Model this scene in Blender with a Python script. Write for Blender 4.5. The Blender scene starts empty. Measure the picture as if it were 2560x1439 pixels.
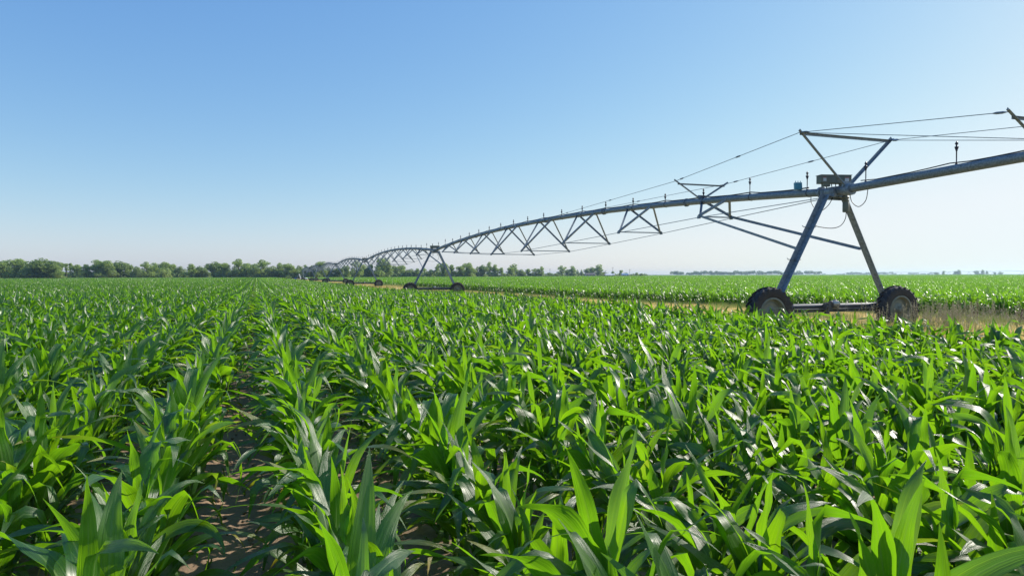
import bpy, math, random
import numpy as np
from mathutils import Vector, Matrix, noise
R = math.radians
scene = bpy.context.scene
C = scene.collection

# ------------------------------------------------------------------ camera, sky, sun, exposure
EYE = 1.66
FPX = 1707.0                      # focal length in photo pixels (2560 wide)
HOR = 687.0
cam_d = bpy.data.cameras.new("camera")
cam_d.sensor_width = 36.0
cam_d.lens = 36.0 * FPX / 2560.0
cam_d.clip_start = 0.05
cam_d.clip_end = 20000
cam = bpy.data.objects.new("camera", cam_d)
C.objects.link(cam)
pitch = math.atan((719.5 - HOR) / FPX)
cam.matrix_world = Matrix.Translation((0, 0, EYE)) @ Matrix.Rotation(math.pi / 2 - pitch, 4, 'X') @ Matrix.Rotation(R(-0.13), 4, 'Z')
scene.camera = cam

SUN_AZ, SUN_EL = 62.0, 33.0       # azimuth to the right of the view direction
world = bpy.data.worlds.new("World")
scene.world = world
world.use_nodes = True
wn = world.node_tree
sky = wn.nodes.new("ShaderNodeTexSky")
sky.sky_type = 'NISHITA'
sky.sun_disc = False
sky.sun_elevation = R(SUN_EL)
sky.sun_rotation = R(SUN_AZ)
sky.altitude = 300
sky.air_density = 1.0
sky.dust_density = 0.6
sky.ozone_density = 1.5
bg = wn.nodes["Background"]
bg.inputs[1].default_value = 0.07
# the camera's colour response to this clear sky: one gain and one gamma per channel
sp_ = wn.nodes.new("ShaderNodeSeparateColor"); cb_ = wn.nodes.new("ShaderNodeCombineColor")
wn.links.new(sky.outputs[0], sp_.inputs[0])
for ch, (gain, gam) in enumerate(((1.16, 1.06), (1.97, 0.78), (4.25, 0.42))):
    pw = wn.nodes.new("ShaderNodeMath"); pw.operation = 'POWER'; pw.inputs[1].default_value = gam
    ml = wn.nodes.new("ShaderNodeMath"); ml.operation = 'MULTIPLY'; ml.inputs[1].default_value = gain
    wn.links.new(sp_.outputs[ch], pw.inputs[0]); wn.links.new(pw.outputs[0], ml.inputs[0]); 
    mn = wn.nodes.new("ShaderNodeMath"); mn.operation = 'SMOOTH_MIN'; mn.inputs[1].default_value = (8.6, 9.3, 9.9)[ch]; mn.inputs[2].default_value = 4.0
    wn.links.new(ml.outputs[0], mn.inputs[0]); wn.links.new(mn.outputs[0], cb_.inputs[ch])
wn.links.new(cb_.outputs[0], bg.inputs[0])

sun_d = bpy.data.lights.new("sun", 'SUN')
sun_d.energy = 5.0
sun_d.angle = R(0.55)
sun_d.color = (1.0, 0.93, 0.82)
sun = bpy.data.objects.new("sun", sun_d)
C.objects.link(sun)
sv = Vector((math.sin(R(SUN_AZ)) * math.cos(R(SUN_EL)), math.cos(R(SUN_AZ)) * math.cos(R(SUN_EL)), math.sin(R(SUN_EL))))
sun.rotation_euler = sv.to_track_quat('Z', 'Y').to_euler()

scene.view_settings.view_transform = 'Standard'
scene.view_settings.look = 'None'
scene.view_settings.gamma = 1.0
scene.view_settings.exposure = 0.51
scene.cycles.max_bounces = 8
scene.cycles.diffuse_bounces = 1
scene.cycles.glossy_bounces = 2
scene.cycles.transmission_bounces = 4
scene.cycles.transparent_max_bounces = 4
scene.cycles.volume_bounces = 0
scene.cycles.sample_clamp_indirect = 4.0

# ------------------------------------------------------------------ helpers
def tag(o, label=None, cat=None, group=None, kind=None):
    if label: o["label"] = label
    if cat: o["category"] = cat
    if group: o["group"] = group
    if kind: o["kind"] = kind
    return o

def empty(name, loc, rz=0.0):
    o = bpy.data.objects.new(name, None)
    o.empty_display_size = 0.2
    C.objects.link(o)
    o.location = loc
    o.rotation_euler = (0, 0, rz)
    return o

class MB:
    """collects shapes, then links them as ONE mesh object"""
    def __init__(s):
        s.v = []; s.f = []
    def add(s, vs, fs):
        b = len(s.v)
        s.v.extend([tuple(p) for p in vs])
        s.f.extend([tuple(i + b for i in f) for f in fs])
    def box(s, c, size, m=None):
        x, y, z = size[0] / 2, size[1] / 2, size[2] / 2
        vs = [Vector(p) for p in ((-x, -y, -z), (x, -y, -z), (x, y, -z), (-x, y, -z), (-x, -y, z), (x, -y, z), (x, y, z), (-x, y, z))]
        if m: vs = [m @ p for p in vs]
        c = Vector(c)
        s.add([p + c for p in vs], [(0, 3, 2, 1), (4, 5, 6, 7), (0, 1, 5, 4), (1, 2, 6, 5), (2, 3, 7, 6), (3, 0, 4, 7)])
    def tube(s, pts, r, n=8, caps=True):
        pts = [Vector(p) for p in pts]
        k = len(pts)
        rs = r if isinstance(r, (list, tuple)) else [r] * k
        t0 = (pts[1] - pts[0]).normalized()
        up = Vector((0, 0, 1)) if abs(t0.z) < 0.9 else Vector((0, 1, 0))
        rings = []
        a = t0.cross(up).normalized()
        for i in range(k):
            t = (pts[min(i + 1, k - 1)] - pts[max(i - 1, 0)]).normalized()
            a = (a - t * a.dot(t)).normalized()
            b = t.cross(a)
            rings.append([pts[i] + (a * math.cos(2 * math.pi * j / n) + b * math.sin(2 * math.pi * j / n)) * rs[i] for j in range(n)])
        vs = [p for rg in rings for p in rg]
        fs = []
        for i in range(k - 1):
            for j in range(n):
                q = (j + 1) % n
                fs.append((i * n + j, i * n + q, (i + 1) * n + q, (i + 1) * n + j))
        if caps:
            fs.append(tuple(range(n - 1, -1, -1)))
            fs.append(tuple((k - 1) * n + j for j in range(n)))
        s.add(vs, fs)
    def lathe(s, prof, n=16, m=None, c=(0, 0, 0)):
        """prof = (r, z) pairs round the local z axis"""
        c = Vector(c)
        vs = []
        for r, z in prof:
            for j in range(n):
                p = Vector((r * math.cos(2 * math.pi * j / n), r * math.sin(2 * math.pi * j / n), z))
                vs.append((m @ p if m else p) + c)
        fs = []
        for i in range(len(prof) - 1):
            for j in range(n):
                q = (j + 1) % n
                fs.append((i * n + j, i * n + q, (i + 1) * n + q, (i + 1) * n + j))
        s.add(vs, fs)
    def angle_iron(s, a, b, w, t, out, side):
        """L section bar from a to b; legs of the L along out and side"""
        a = Vector(a); b = Vector(b)
        d = (b - a).normalized()
        o = Vector(out); o = (o - d * o.dot(d)).normalized()
        q = Vector(side); q = (q - d * q.dot(d) - o * q.dot(o)).normalized()
        sec = [(0, 0), (w, 0), (w, t), (t, t), (t, w), (0, w)]
        vs = [a + o * x + q * y for x, y in sec] + [b + o * x + q * y for x, y in sec]
        fs = [(i, (i + 1) % 6, (i + 1) % 6 + 6, i + 6) for i in range(6)]
        fs += [(0, 5, 4, 3), (0, 3, 2, 1), (6, 7, 8, 9), (6, 9, 10, 11)]
        s.add(vs, fs)
    def mesh(s, name, mat, smooth=False):
        me = bpy.data.meshes.new(name)
        me.from_pydata(s.v, [], s.f)
        if mat: me.materials.append(mat)
        if smooth: me.shade_smooth()
        me.update()
        return me
    def build(s, name, mat, parent=None, smooth=False):
        o = bpy.data.objects.new(name, s.mesh(name, mat, smooth))
        C.objects.link(o)
        if parent: o.parent = parent
        return o

def bevel(o, w=0.01, seg=2):
    m = o.modifiers.new("bevel", 'BEVEL'); m.width = w; m.segments = seg; m.limit_method = 'ANGLE'
    return o

# ------------------------------------------------------------------ materials
def new_mat(name):
    m = bpy.data.materials.new(name)
    m.use_nodes = True
    nt = m.node_tree
    return m, nt, nt.nodes["Principled BSDF"]

def N(nt, kind, **kw):
    n = nt.nodes.new(kind)
    for k, v in kw.items():
        if k.startswith("i_"):
            n.inputs[int(k[2:])].default_value = v
        else:
            setattr(n, k, v)
    return n

def mixc(nt, fac, a, b, blend='MIX'):
    n = nt.nodes.new("ShaderNodeMix")
    n.data_type = 'RGBA'; n.blend_type = blend
    for sock, v in ((n.inputs[0], fac), (n.inputs[6], a), (n.inputs[7], b)):
        if isinstance(v, bpy.types.NodeSocket): nt.links.new(v, sock)
        elif isinstance(v, (int, float)): sock.default_value = v
        else: sock.default_value = (*v, 1) if len(v) == 3 else v
    return n.outputs[2]

def ramp(nt, src, stops):
    n = nt.nodes.new("ShaderNodeValToRGB")
    e = n.color_ramp.elements
    while len(e) < len(stops): e.new(0.5)
    for i, (p, c) in enumerate(stops):
        e[i].position = p
        e[i].color = (*c, 1) if not isinstance(c, (int, float)) else (c, c, c, 1)
    nt.links.new(src, n.inputs[0])
    return n.outputs[0]

def math_n(nt, op, a, b=None):
    n = nt.nodes.new("ShaderNodeMath"); n.operation = op
    for i, v in enumerate((a, b)):
        if v is None: continue
        if isinstance(v, bpy.types.NodeSocket): nt.links.new(v, n.inputs[i])
        else: n.inputs[i].default_value = v
    return n.outputs[0]

def noise_n(nt, vec, scale, detail=3, rough=0.55):
    n = nt.nodes.new("ShaderNodeTexNoise")
    n.inputs["Scale"].default_value = scale
    n.inputs["Detail"].default_value = detail
    n.inputs["Roughness"].default_value = rough
    if vec is not None: nt.links.new(vec, n.inputs["Vector"])
    return n.outputs[0]

def bump(nt, bsdf, h, strength, dist):
    b = nt.nodes.new("ShaderNodeBump")
    b.inputs["Strength"].default_value = strength
    b.inputs["Distance"].default_value = dist
    nt.links.new(h, b.inputs["Height"])
    nt.links.new(b.outputs[0], bsdf.inputs["Normal"])
    return b

def leaf_material():
    m, nt, p = new_mat("corn_leaf")
    uv = nt.nodes.new("ShaderNodeUVMap"); uv.uv_map = "uv"
    sep = nt.nodes.new("ShaderNodeSeparateXYZ"); nt.links.new(uv.outputs[0], sep.inputs[0])
    u, v = sep.outputs[0], sep.outputs[1]                # u across -1..1, v along 0..1
    at = nt.nodes.new("ShaderNodeAttribute"); at.attribute_name = "leaf"
    s2 = nt.nodes.new("ShaderNodeSeparateColor"); nt.links.new(at.outputs[0], s2.inputs[0])
    age, rnd = s2.outputs[0], s2.outputs[1]
    oi = nt.nodes.new("ShaderNodeObjectInfo")
    geo = nt.nodes.new("ShaderNodeNewGeometry")
    # parallel veins
    vec = nt.nodes.new("ShaderNodeCombineXYZ")
    nt.links.new(math_n(nt, 'MULTIPLY', u, 9.0), vec.inputs[0])
    nt.links.new(math_n(nt, 'MULTIPLY', v, 0.7), vec.inputs[1])
    nt.links.new(math_n(nt, 'MULTIPLY', rnd, 37.0), vec.inputs[2])
    vein = noise_n(nt, vec.outputs[0], 1.0, 3, 0.6)
    rib = math_n(nt, 'SUBTRACT', 1.0, math_n(nt, 'MULTIPLY', math_n(nt, 'ABSOLUTE', u), 8.5))
    rib = math_n(nt, 'MAXIMUM', rib, 0.0)
    rib = math_n(nt, 'MULTIPLY', rib, math_n(nt, 'SUBTRACT', 1.0, v))
    blot = noise_n(nt, geo.outputs["Position"], 5.0, 3)
    col = ramp(nt, vein, [(0.32, (0.009, 0.038, 0.006)), (0.5, (0.019, 0.070, 0.009)), (0.68, (0.044, 0.122, 0.018))])
    col = mixc(nt, math_n(nt, 'MULTIPLY', blot, 0.30), col, (0.024, 0.088, 0.005))
    col = mixc(nt, math_n(nt, 'MULTIPLY', rnd, 0.45), col, (0.009, 0.044, 0.012))
    col = mixc(nt, math_n(nt, 'MULTIPLY', oi.outputs["Random"], 0.30), col, (0.044, 0.105, 0.008))
    col = mixc(nt, math_n(nt, 'MULTIPLY', rib, 0.85), col, (0.28, 0.44, 0.15))
    # yellow / brown tips on the old bottom leaves
    tip = nt.nodes.new("ShaderNodeMapRange")
    nt.links.new(math_n(nt, 'ADD', v, math_n(nt, 'MULTIPLY', vein, 0.35)), tip.inputs[0])
    tip.inputs[1].default_value = 0.75; tip.inputs[2].default_value = 1.15
    tipf = math_n(nt, 'MULTIPLY', tip.outputs[0], age)
    col = mixc(nt, tipf, col, (0.42, 0.33, 0.05))
    # vigour differs from patch to patch of the field
    patch = noise_n(nt, geo.outputs["Position"], 0.045, 5, 0.65)
    col = mixc(nt, ramp(nt, patch, [(0.42, 0.0), (0.60, 0.45)]), col, (0.016, 0.052, 0.005))
    # pale insect specks
    spk = nt.nodes.new("ShaderNodeTexVoronoi"); spk.inputs["Scale"].default_value = 28.0
    nt.links.new(geo.outputs["Position"], spk.inputs["Vector"])
    sp = ramp(nt, spk.outputs["Distance"], [(0.05, 0.5), (0.09, 0.0)])
    col = mixc(nt, math_n(nt, 'MULTIPLY', sp, ramp(nt, blot, [(0.56, 0.0), (0.62, 1.0)])), col, (0.35, 0.40, 0.12))
    nt.links.new(col, p.inputs["Base Color"])
    p.inputs["Roughness"].default_value = 0.36
    rr = ramp(nt, blot, [(0.35, 0.30), (0.65, 0.48)])
    nt.links.new(rr, p.inputs["Roughness"])
    p.inputs["Specular IOR Level"].default_value = 0.9
    b = bump(nt, p, vein, 0.55, 0.006)

    tr = nt.nodes.new("ShaderNodeBsdfTranslucent")
    tcol = mixc(nt, vein, (0.09, 0.37, 0.004), (0.54, 0.92, 0.012))
    tcol = mixc(nt, math_n(nt, 'MULTIPLY', rnd, 0.35), tcol, (0.11, 0.48, 0.014))
    tcol = mixc(nt, math_n(nt, 'MULTIPLY', rib, 0.7), tcol, (0.22, 0.32, 0.04))
    tcol = mixc(nt, tipf, tcol, (0.60, 0.42, 0.05))
    nt.links.new(tcol, tr.inputs[0])
    nt.links.new(b.outputs[0], tr.inputs["Normal"])
    mx = nt.nodes.new("ShaderNodeMixShader"); mx.inputs[0].default_value = 0.40
    nt.links.new(p.outputs[0], mx.inputs[1]); nt.links.new(tr.outputs[0], mx.inputs[2])
    nt.links.new(mx.outputs[0], nt.nodes["Material Output"].inputs[0])
    return m

def thin_leaf_material(name, c1, c2, tc, scale=3.0, fac=0.3, rough=0.6):
    m, nt, p = new_mat(name)
    geo = nt.nodes.new("ShaderNodeNewGeometry")
    oi = nt.nodes.new("ShaderNodeObjectInfo")
    n = noise_n(nt, geo.outputs["Position"], scale, 3)
    col = mixc(nt, ramp(nt, n, [(0.35, 0.0), (0.65, 1.0)]), c1, c2)
    col = mixc(nt, math_n(nt, 'MULTIPLY', oi.outputs["Random"], 0.4), col, tuple(x * 0.75 for x in c1))
    nt.links.new(col, p.inputs["Base Color"])
    p.inputs["Roughness"].default_value = rough
    tr = nt.nodes.new("ShaderNodeBsdfTranslucent"); tr.inputs[0].default_value = (*tc, 1)
    mx = nt.nodes.new("ShaderNodeMixShader"); mx.inputs[0].default_value = fac
    nt.links.new(p.outputs[0], mx.inputs[1]); nt.links.new(tr.outputs[0], mx.inputs[2])
    nt.links.new(mx.outputs[0], nt.nodes["Material Output"].inputs[0])
    return m

def simple(name, c1, c2=None, rough=0.6, metal=0.0, scale=8.0, bmp=0.0, spec=0.5, stain=None):
    m, nt, p = new_mat(name)
    tc = nt.nodes.new("ShaderNodeTexCoord")
    n = noise_n(nt, tc.outputs["Object"], scale, 5, 0.6)
    col = mixc(nt, ramp(nt, n, [(0.35, 0.0), (0.65, 1.0)]), c1, c2 or tuple(x * 0.8 for x in c1))
    if stain:
        n2 = noise_n(nt, tc.outputs["Object"], scale * 0.35, 6, 0.7)
        col = mixc(nt, ramp(nt, n2, [(0.56, 0.0), (0.70, 0.8)]), col, stain)
    nt.links.new(col, p.inputs["Base Color"])
    p.inputs["Metallic"].default_value = metal
    p.inputs["Specular IOR Level"].default_value = spec
    r = ramp(nt, n, [(0.3, max(rough - 0.1, 0.05)), (0.7, min(rough + 0.1, 1.0))])
    nt.links.new(r, p.inputs["Roughness"])
    if bmp: bump(nt, p, n, bmp, 0.01)
    return m

M_LEAF = leaf_material()
M_STALK = simple("corn_stalk", (0.16, 0.26, 0.06), (0.10, 0.20, 0.04), 0.5, scale=20)
M_GALV = simple("galvanised_steel", (0.276, 0.328, 0.374), (0.161, 0.196, 0.230), 0.50, 0.25, scale=14, stain=(0.103, 0.098, 0.092))
M_PIPE = simple("galvanised_pipe", (0.253, 0.299, 0.328), (0.127, 0.155, 0.172), 0.50, 0.20, scale=26, bmp=0.1, stain=(0.086, 0.086, 0.081))
M_BEAM = simple("beam_steel", (0.09, 0.10, 0.115), (0.05, 0.06, 0.07), 0.45, 0.3, scale=10, stain=(0.12, 0.085, 0.06))
M_BLACK = simple("black_rubber_cable", (0.012, 0.012, 0.018), None, 0.5)
M_SPRINK = simple("dark_plastic", (0.018, 0.020, 0.05), None, 0.45)
M_TYRE = simple("tyre_rubber", (0.020, 0.019, 0.022), (0.055, 0.044, 0.036), 0.72, scale=7, bmp=0.25, stain=(0.17, 0.125, 0.085))
M_RIM = simple("dusty_rim_metal", (0.26, 0.25, 0.17), (0.19, 0.18, 0.12), 0.55, 0.1, scale=5, stain=(0.16, 0.12, 0.07))
M_BOX = simple("grey_green_enclosure", (0.16, 0.17, 0.13), (0.13, 0.14, 0.11), 0.55, scale=6)
M_TEAL = simple("teal_enclosure", (0.09, 0.33, 0.40), (0.08, 0.27, 0.33), 0.45, scale=6)
M_WHITE = simple("white_paint", (0.78, 0.78, 0.76), None, 0.5)
M_LABEL = simple("white_sticker", (0.62, 0.68, 0.70), None, 0.5)
M_RED = simple("red_sticker", (0.45, 0.10, 0.08), None, 0.5)
M_MOTOR = simple("silver_motor", (0.484, 0.468, 0.421), (0.390, 0.374, 0.335), 0.40, 0.4, scale=10)
M_GEAR = simple("gearbox_iron", (0.14, 0.13, 0.11), (0.09, 0.08, 0.07), 0.6, 0.3, scale=10, stain=(0.18, 0.14, 0.09))
M_BLUE = simple("blue_paint", (0.03, 0.10, 0.38), None, 0.5)
M_BARK = simple("tree_bark", (0.16, 0.13, 0.10), (0.10, 0.08, 0.06), 0.9, scale=2)
M_TREE = thin_leaf_material("tree_leaves", (0.274, 0.367, 0.097), (0.096, 0.168, 0.043), (0.466, 0.629, 0.117), 0.35, 0.36)
M_TREE_D = thin_leaf_material("dark_tree_leaves", (0.182, 0.262, 0.071), (0.066, 0.115, 0.035), (0.325, 0.472, 0.087), 0.35, 0.32)
M_TREE_Y = thin_leaf_material("pale_tree_leaves", (0.202, 0.274, 0.082), (0.117, 0.179, 0.054), (0.344, 0.462, 0.097), 0.40, 0.32)
M_DRY = thin_leaf_material("dry_grass_blades", (0.703, 0.531, 0.224), (0.546, 0.422, 0.166), (0.780, 0.603, 0.249), 1.3, 0.48)
M_DRYG = thin_leaf_material("green_grass_blades", (0.203, 0.242, 0.070), (0.296, 0.265, 0.109), (0.328, 0.406, 0.078), 1.3, 0.3)
M_WSTEM = thin_leaf_material("weed_stem", (0.40, 0.40, 0.20), (0.30, 0.34, 0.15), (0.60, 0.58, 0.28), 4, 0.45)
M_SEED = thin_leaf_material("seed_heads", (0.644, 0.536, 0.370), (0.488, 0.410, 0.264), (0.683, 0.565, 0.351), 4, 0.3)
M_RUST = thin_leaf_material("rust_seed_spikes", (0.20, 0.055, 0.022), (0.13, 0.035, 0.018), (0.30, 0.08, 0.02), 6, 0.2)
M_WEED = thin_leaf_material("weed_leaves", (0.07, 0.16, 0.03), (0.05, 0.11, 0.02), (0.2, 0.4, 0.03), 6, 0.35)

def soil_material():
    m, nt, p = new_mat("field_soil")
    geo = nt.nodes.new("ShaderNodeNewGeometry")
    a = noise_n(nt, geo.outputs["Position"], 2.2, 6, 0.6)
    b = noise_n(nt, geo.outputs["Position"], 34.0, 6, 0.7)
    col = mixc(nt, ramp(nt, a, [(0.35, 0.0), (0.65, 1.0)]), (0.29, 0.200, 0.135), (0.20, 0.138, 0.092))
    col = mixc(nt, ramp(nt, b, [(0.35, 0.0), (0.7, 0.8)]), col, (0.295, 0.213, 0.143))
    nt.links.new(col, p.inputs["Base Color"])
    p.inputs["Roughness"].default_value = 0.95
    p.inputs["Specular IOR Level"].default_value = 0.15
    bump(nt, p, b, 0.6, 0.015)
    return m
M_SOIL = soil_material()

def strip_material():
    m, nt, p = new_mat("dry_strip_ground")
    geo = nt.nodes.new("ShaderNodeNewGeometry")
    a = noise_n(nt, geo.outputs["Position"], 0.5, 6, 0.65)
    b = noise_n(nt, geo.outputs["Position"], 9.0, 5, 0.7)
    col = mixc(nt, ramp(nt, a, [(0.4, 0.0), (0.62, 1.0)]), (0.56, 0.45, 0.26), (0.40, 0.34, 0.17))
    col = mixc(nt, ramp(nt, b, [(0.4, 0.0), (0.75, 0.7)]), col, (0.27, 0.20, 0.10))
    g = noise_n(nt, geo.outputs["Position"], 0.9, 5, 0.75)
    col = mixc(nt, ramp(nt, g, [(0.52, 0.0), (0.62, 0.75)]), col, (0.15, 0.20, 0.06))
    nt.links.new(col, p.inputs["Base Color"])
    p.inputs["Roughness"].default_value = 0.95
    p.inputs["Specular IOR Level"].default_value = 0.1
    bump(nt, p, b, 0.7, 0.04)
    return m
M_STRIP = strip_material()

def far_ground_material():
    m, nt, p = new_mat("far_ground")
    geo = nt.nodes.new("ShaderNodeNewGeometry")
    a = noise_n(nt, geo.outputs["Position"], 0.012, 4, 0.6)
    b = noise_n(nt, geo.outputs["Position"], 1.5, 5, 0.7)
    col = mixc(nt, ramp(nt, a, [(0.42, 0.0), (0.58, 1.0)]), (0.160, 0.136, 0.068), (0.104, 0.120, 0.048))
    col = mixc(nt, math_n(nt, 'MULTIPLY', b, 0.5), col, (0.10, 0.09, 0.045))
    nt.links.new(col, p.inputs["Base Color"])
    p.inputs["Roughness"].default_value = 0.95
    p.inputs["Specular IOR Level"].default_value = 0.1
    return m
M_FAR = far_ground_material()

# ------------------------------------------------------------------ field layout
RA = math.atan((1280 - 640) / FPX)                # rows run this much to the left of the view
RD = Vector((-math.sin(RA), math.cos(RA), 0))     # along the rows
RP = Vector((math.cos(RA), math.sin(RA), 0))      # across the rows, to the right
def pq(p, q): return RP * p + RD * q
ROW, GAP, P0 = 0.76, 0.165, 0.28
STRIP = (10.7, 24.9)

# pivot frame: local x = across (n), local y = along the pipe (s), z up
PA = math.atan(15.7 / 43.5)
SPAN = 46.4
TOWER = Vector((8.75, 18.6, 0))

# ------------------------------------------------------------------ ground sheets
DROP = -0.33
def gz(Y):
    t = min(1.0, max(0.0, (Y - 20) / 35.0))      # the land dips gently beyond the front tower
    return DROP * t * t * (3 - 2 * t)
def grid_sheet(name, rows, off, mat, label):
    """rows = lists of (x, y) of equal length"""
    n = len(rows[0]); mb = MB()
    vs = [(x, y, gz(y) + off) for r in rows for x, y in r]
    fs = [(a * n + b, a * n + b + 1, (a + 1) * n + b + 1, (a + 1) * n + b) for a in range(len(rows) - 1) for b in range(n - 1)]
    mb.add(vs, fs)
    return tag(mb.build(name, mat), label, None, None, 'structure')
YS = [-300, -14, 15] + [20 + k for k in range(36)] + [60, 200, 400, 1120, 14000]
grid_sheet("ground", [[(-9000, y), (9000, y)] for y in YS], -0.016, M_FAR, "flat open farmland reaching to the horizon behind the corn")
def lerp_edge(pts, y):
    for (y0, x0), (y1, x1) in zip(pts[:-1], pts[1:]):
        if y0 <= y <= y1: return x0 + (x1 - x0) * (y - y0) / (y1 - y0)
    return pts[-1][1]
def fsoil(name, ylist, xl, xr): 
    return [[(lerp_edge(xl, y), y), (lerp_edge(xr, y), y)] for y in ylist]
grid_sheet("field_soil", fsoil("f", [y for y in YS if -14 <= y <= 400], [(-14, -260), (400, -700)], [(-14, 60), (400, 400)])
           , -0.010, M_SOIL, "brown bare soil under the corn rows")
grid_sheet("far_field_soil", [[(60, 402), (400, 402)], [(120, 1120), (950, 1120)]], -0.010, M_SOIL, "brown soil under the most distant corn")
def path_rows():
    rows = []
    for q in [-14 + 2 * k for k in range(45)] + [80, 330]:
        rows.append([tuple(pq(STRIP[0] + (STRIP[1] - STRIP[0]) * k / 8, q)[:2]) for k in range(9)])
    return rows
grid_sheet("path", path_rows(), -0.002, M_STRIP, "tan strip of dry ground the wheeled towers stand on, between the two corn fields")

def near_soil():
    # real clods and furrows where the bare gap can be seen
    nx, ny = 250, 330
    x0, x1, y0, y1 = -4.6, 2.2, 0.9, 9.5
    vs, fs = [], []
    for j in range(ny + 1):
        for i in range(nx + 1):
            x = x0 + (x1 - x0) * i / nx; y = y0 + (y1 - y0) * j / ny
            e = min(i, nx - i, j, ny - j) / 12.0
            p = x * RP.x + y * RP.y
            ph = ((p - P0) / ROW) % 1.0
            h = 0.018 * math.cos(2 * math.pi * ph)
            h += 0.022 * noise.fractal(Vector((x * 3.1, y * 3.1, 1.7)), 0.9, 2.0, 4)
            h += 0.012 * abs(noise.noise(Vector((x * 19, y * 19, 4.2))))
            h += 0.006 * noise.noise(Vector((x * 55, y * 55, 9.2)))
            vs.append((x, y, 0.002 + max(0.0, h + 0.02) * min(1.0, e)))
    w = nx + 1
    for j in range(ny):
        for i in range(nx):
            a = j * w + i
            fs.append((a, a + 1, a + 1 + w, a + w))
    mb = MB(); mb.v = vs; mb.f = fs
    tag(mb.build("soil_surface", M_SOIL, smooth=True), "crumbly brown soil in the gap between the nearest corn rows", None, None, 'structure')
near_soil()

# ------------------------------------------------------------------ corn plants
def leaf_geo(rng, L, W, base, az, th0, bend, power, nseg, nw, kink=0.0, wave=0.0, twist=0.0, side=0.0, age=0.0, sweep=0.0):
    """returns verts, faces, uv per vertex, colour per vertex"""
    h = L / nseg
    pos = np.array(base, float)
    vs, uv, col = [], [], []
    kt = rng.uniform(0.4, 0.75)
    ph = rng.uniform(0, 6.28); fr = rng.uniform(10, 17)
    rnd = rng.random()
    a = az
    for i in range(nseg + 1):
        t = i / nseg
        th = th0 - bend * t ** power
        if kink and t > kt: th -= kink * min(1.0, (t - kt) / 0.08)
        th = max(th, R(-86))
        aa = a + side * t * t
        T = np.array([math.cos(th) * math.cos(aa) - sweep * t, math.cos(th) * math.sin(aa), math.sin(th)])   # breeze bends tips one way
        T = T / np.linalg.norm(T)
        S = np.array([-math.sin(aa), math.cos(aa), 0.0])
        Nn = np.cross(T, S)
        if Nn[2] < 0 and abs(th) < R(88): Nn = -Nn
        tw = twist * t
        S2 = S * math.cos(tw) + Nn * math.sin(tw)
        N2 = Nn * math.cos(tw) - S * math.sin(tw)
        w = W * (min(1.0, 0.42 + t * 2.6) if t < 0.3 else 1.0) * (1 - max(0, (t - 0.28) / 0.72) ** 1.9)
        w = max(w, 0.0012)
        fold = (0.55 * (1 - t) ** 2 + 0.10)
        for j in range(nw + 1):
            u = -1 + 2 * j / nw
            x = u * w / 2
            z = abs(u) ** 1.3 * w / 2 * fold
            z += wave * w * abs(u) ** 2 * math.sin(fr * t + ph + (1.7 if u > 0 else 0)) * min(1, t * 3)
            vs.append(pos + S2 * x + N2 * z)
            uv.append((u, t)); col.append((age, rnd, 0, 1))
        pos = pos + T * h
    fs = []
    k = nw + 1
    for i in range(nseg):
        for j in range(nw):
            q = i * k + j
            fs.append((q, q + 1, q + 1 + k, q + k))
    return vs, fs, uv, col

def plant_geo(rng, nseg, nw, nleaf=10, size=1.0):
    """leaves of one corn plant"""
    V, F, U, K = [], [], [], []
    plane = rng.gauss(math.pi / 2, 1.05)          # leaves fan out mostly along the row (local y)
    top = 0.46 * size
    for i in range(nleaf):
        f = i / (nleaf - 1)
        z = 0.03 + top * f ** 1.05 + rng.uniform(-0.01, 0.01)
        az = plane + (math.pi if i % 2 else 0) + rng.gauss(0, 0.32)
        if f < 0.22:
            L = rng.uniform(0.28, 0.46); W = rng.uniform(0.034, 0.050); th = R(rng.uniform(40, 60)); be = R(rng.uniform(90, 135)); pw = 0.9; age = rng.choice((0, 0.3, 1.0, 1.0))
        elif f < 0.75:
            L = rng.uniform(0.46, 0.74); W = rng.uniform(0.056, 0.086); th = R(rng.uniform(58, 80)); be = R(rng.uniform(45, 140)); pw = rng.uniform(1.0, 1.6); age = rng.choice((0, 0, 0, 0.35))
        elif f < 0.95:
            L = rng.uniform(0.40, 0.62); W = rng.uniform(0.060, 0.088); th = R(rng.uniform(66, 84)); be = R(rng.uniform(15, 95)); pw = rng.uniform(1.2, 2.2); age = 0
        else:
            L = rng.uniform(0.32, 0.44); W = rng.uniform(0.046, 0.062); th = R(rng.uniform(80, 88)); be = R(rng.uniform(3, 20)); pw = 1.5; age = 0
        L *= size; W *= size
        kink = R(rng.uniform(40, 95)) if (0.3 < f < 0.96 and rng.random() < 0.42) else 0.0
        v, fc, u, c = leaf_geo(rng, L, W, (0.006 * math.cos(az), 0.006 * math.sin(az), z), az, th, be, pw, nseg, nw,
                               kink, rng.uniform(0.06, 0.30) if nw > 2 else 0.04, rng.uniform(-1.3, 1.3), rng.uniform(-0.8, 0.8), age, rng.uniform(0.1, 0.6))
        b = len(V)
        V += v; U += u; K += c
        F += [tuple(q + b for q in x) for x in fc]
    return V, F, U, K

def geo_mesh(name, V, F, U, K, mat):
    me = bpy.data.meshes.new(name)
    me.from_pydata([tuple(p) for p in V], [], F)
    me.materials.append(mat)
    ul = me.uv_layers.new(name="uv")
    idx = np.empty(len(me.loops), dtype=np.int32)
    me.loops.foreach_get("vertex_index", idx)
    ul.data.foreach_set("uv", np.array(U, dtype=np.float32)[idx].ravel())
    at = me.attributes.new("leaf", 'FLOAT_COLOR', 'POINT')
    at.data.foreach_set("color", np.array(K, dtype=np.float32).ravel())
    me.shade_smooth()
    me.update()
    return me

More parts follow.
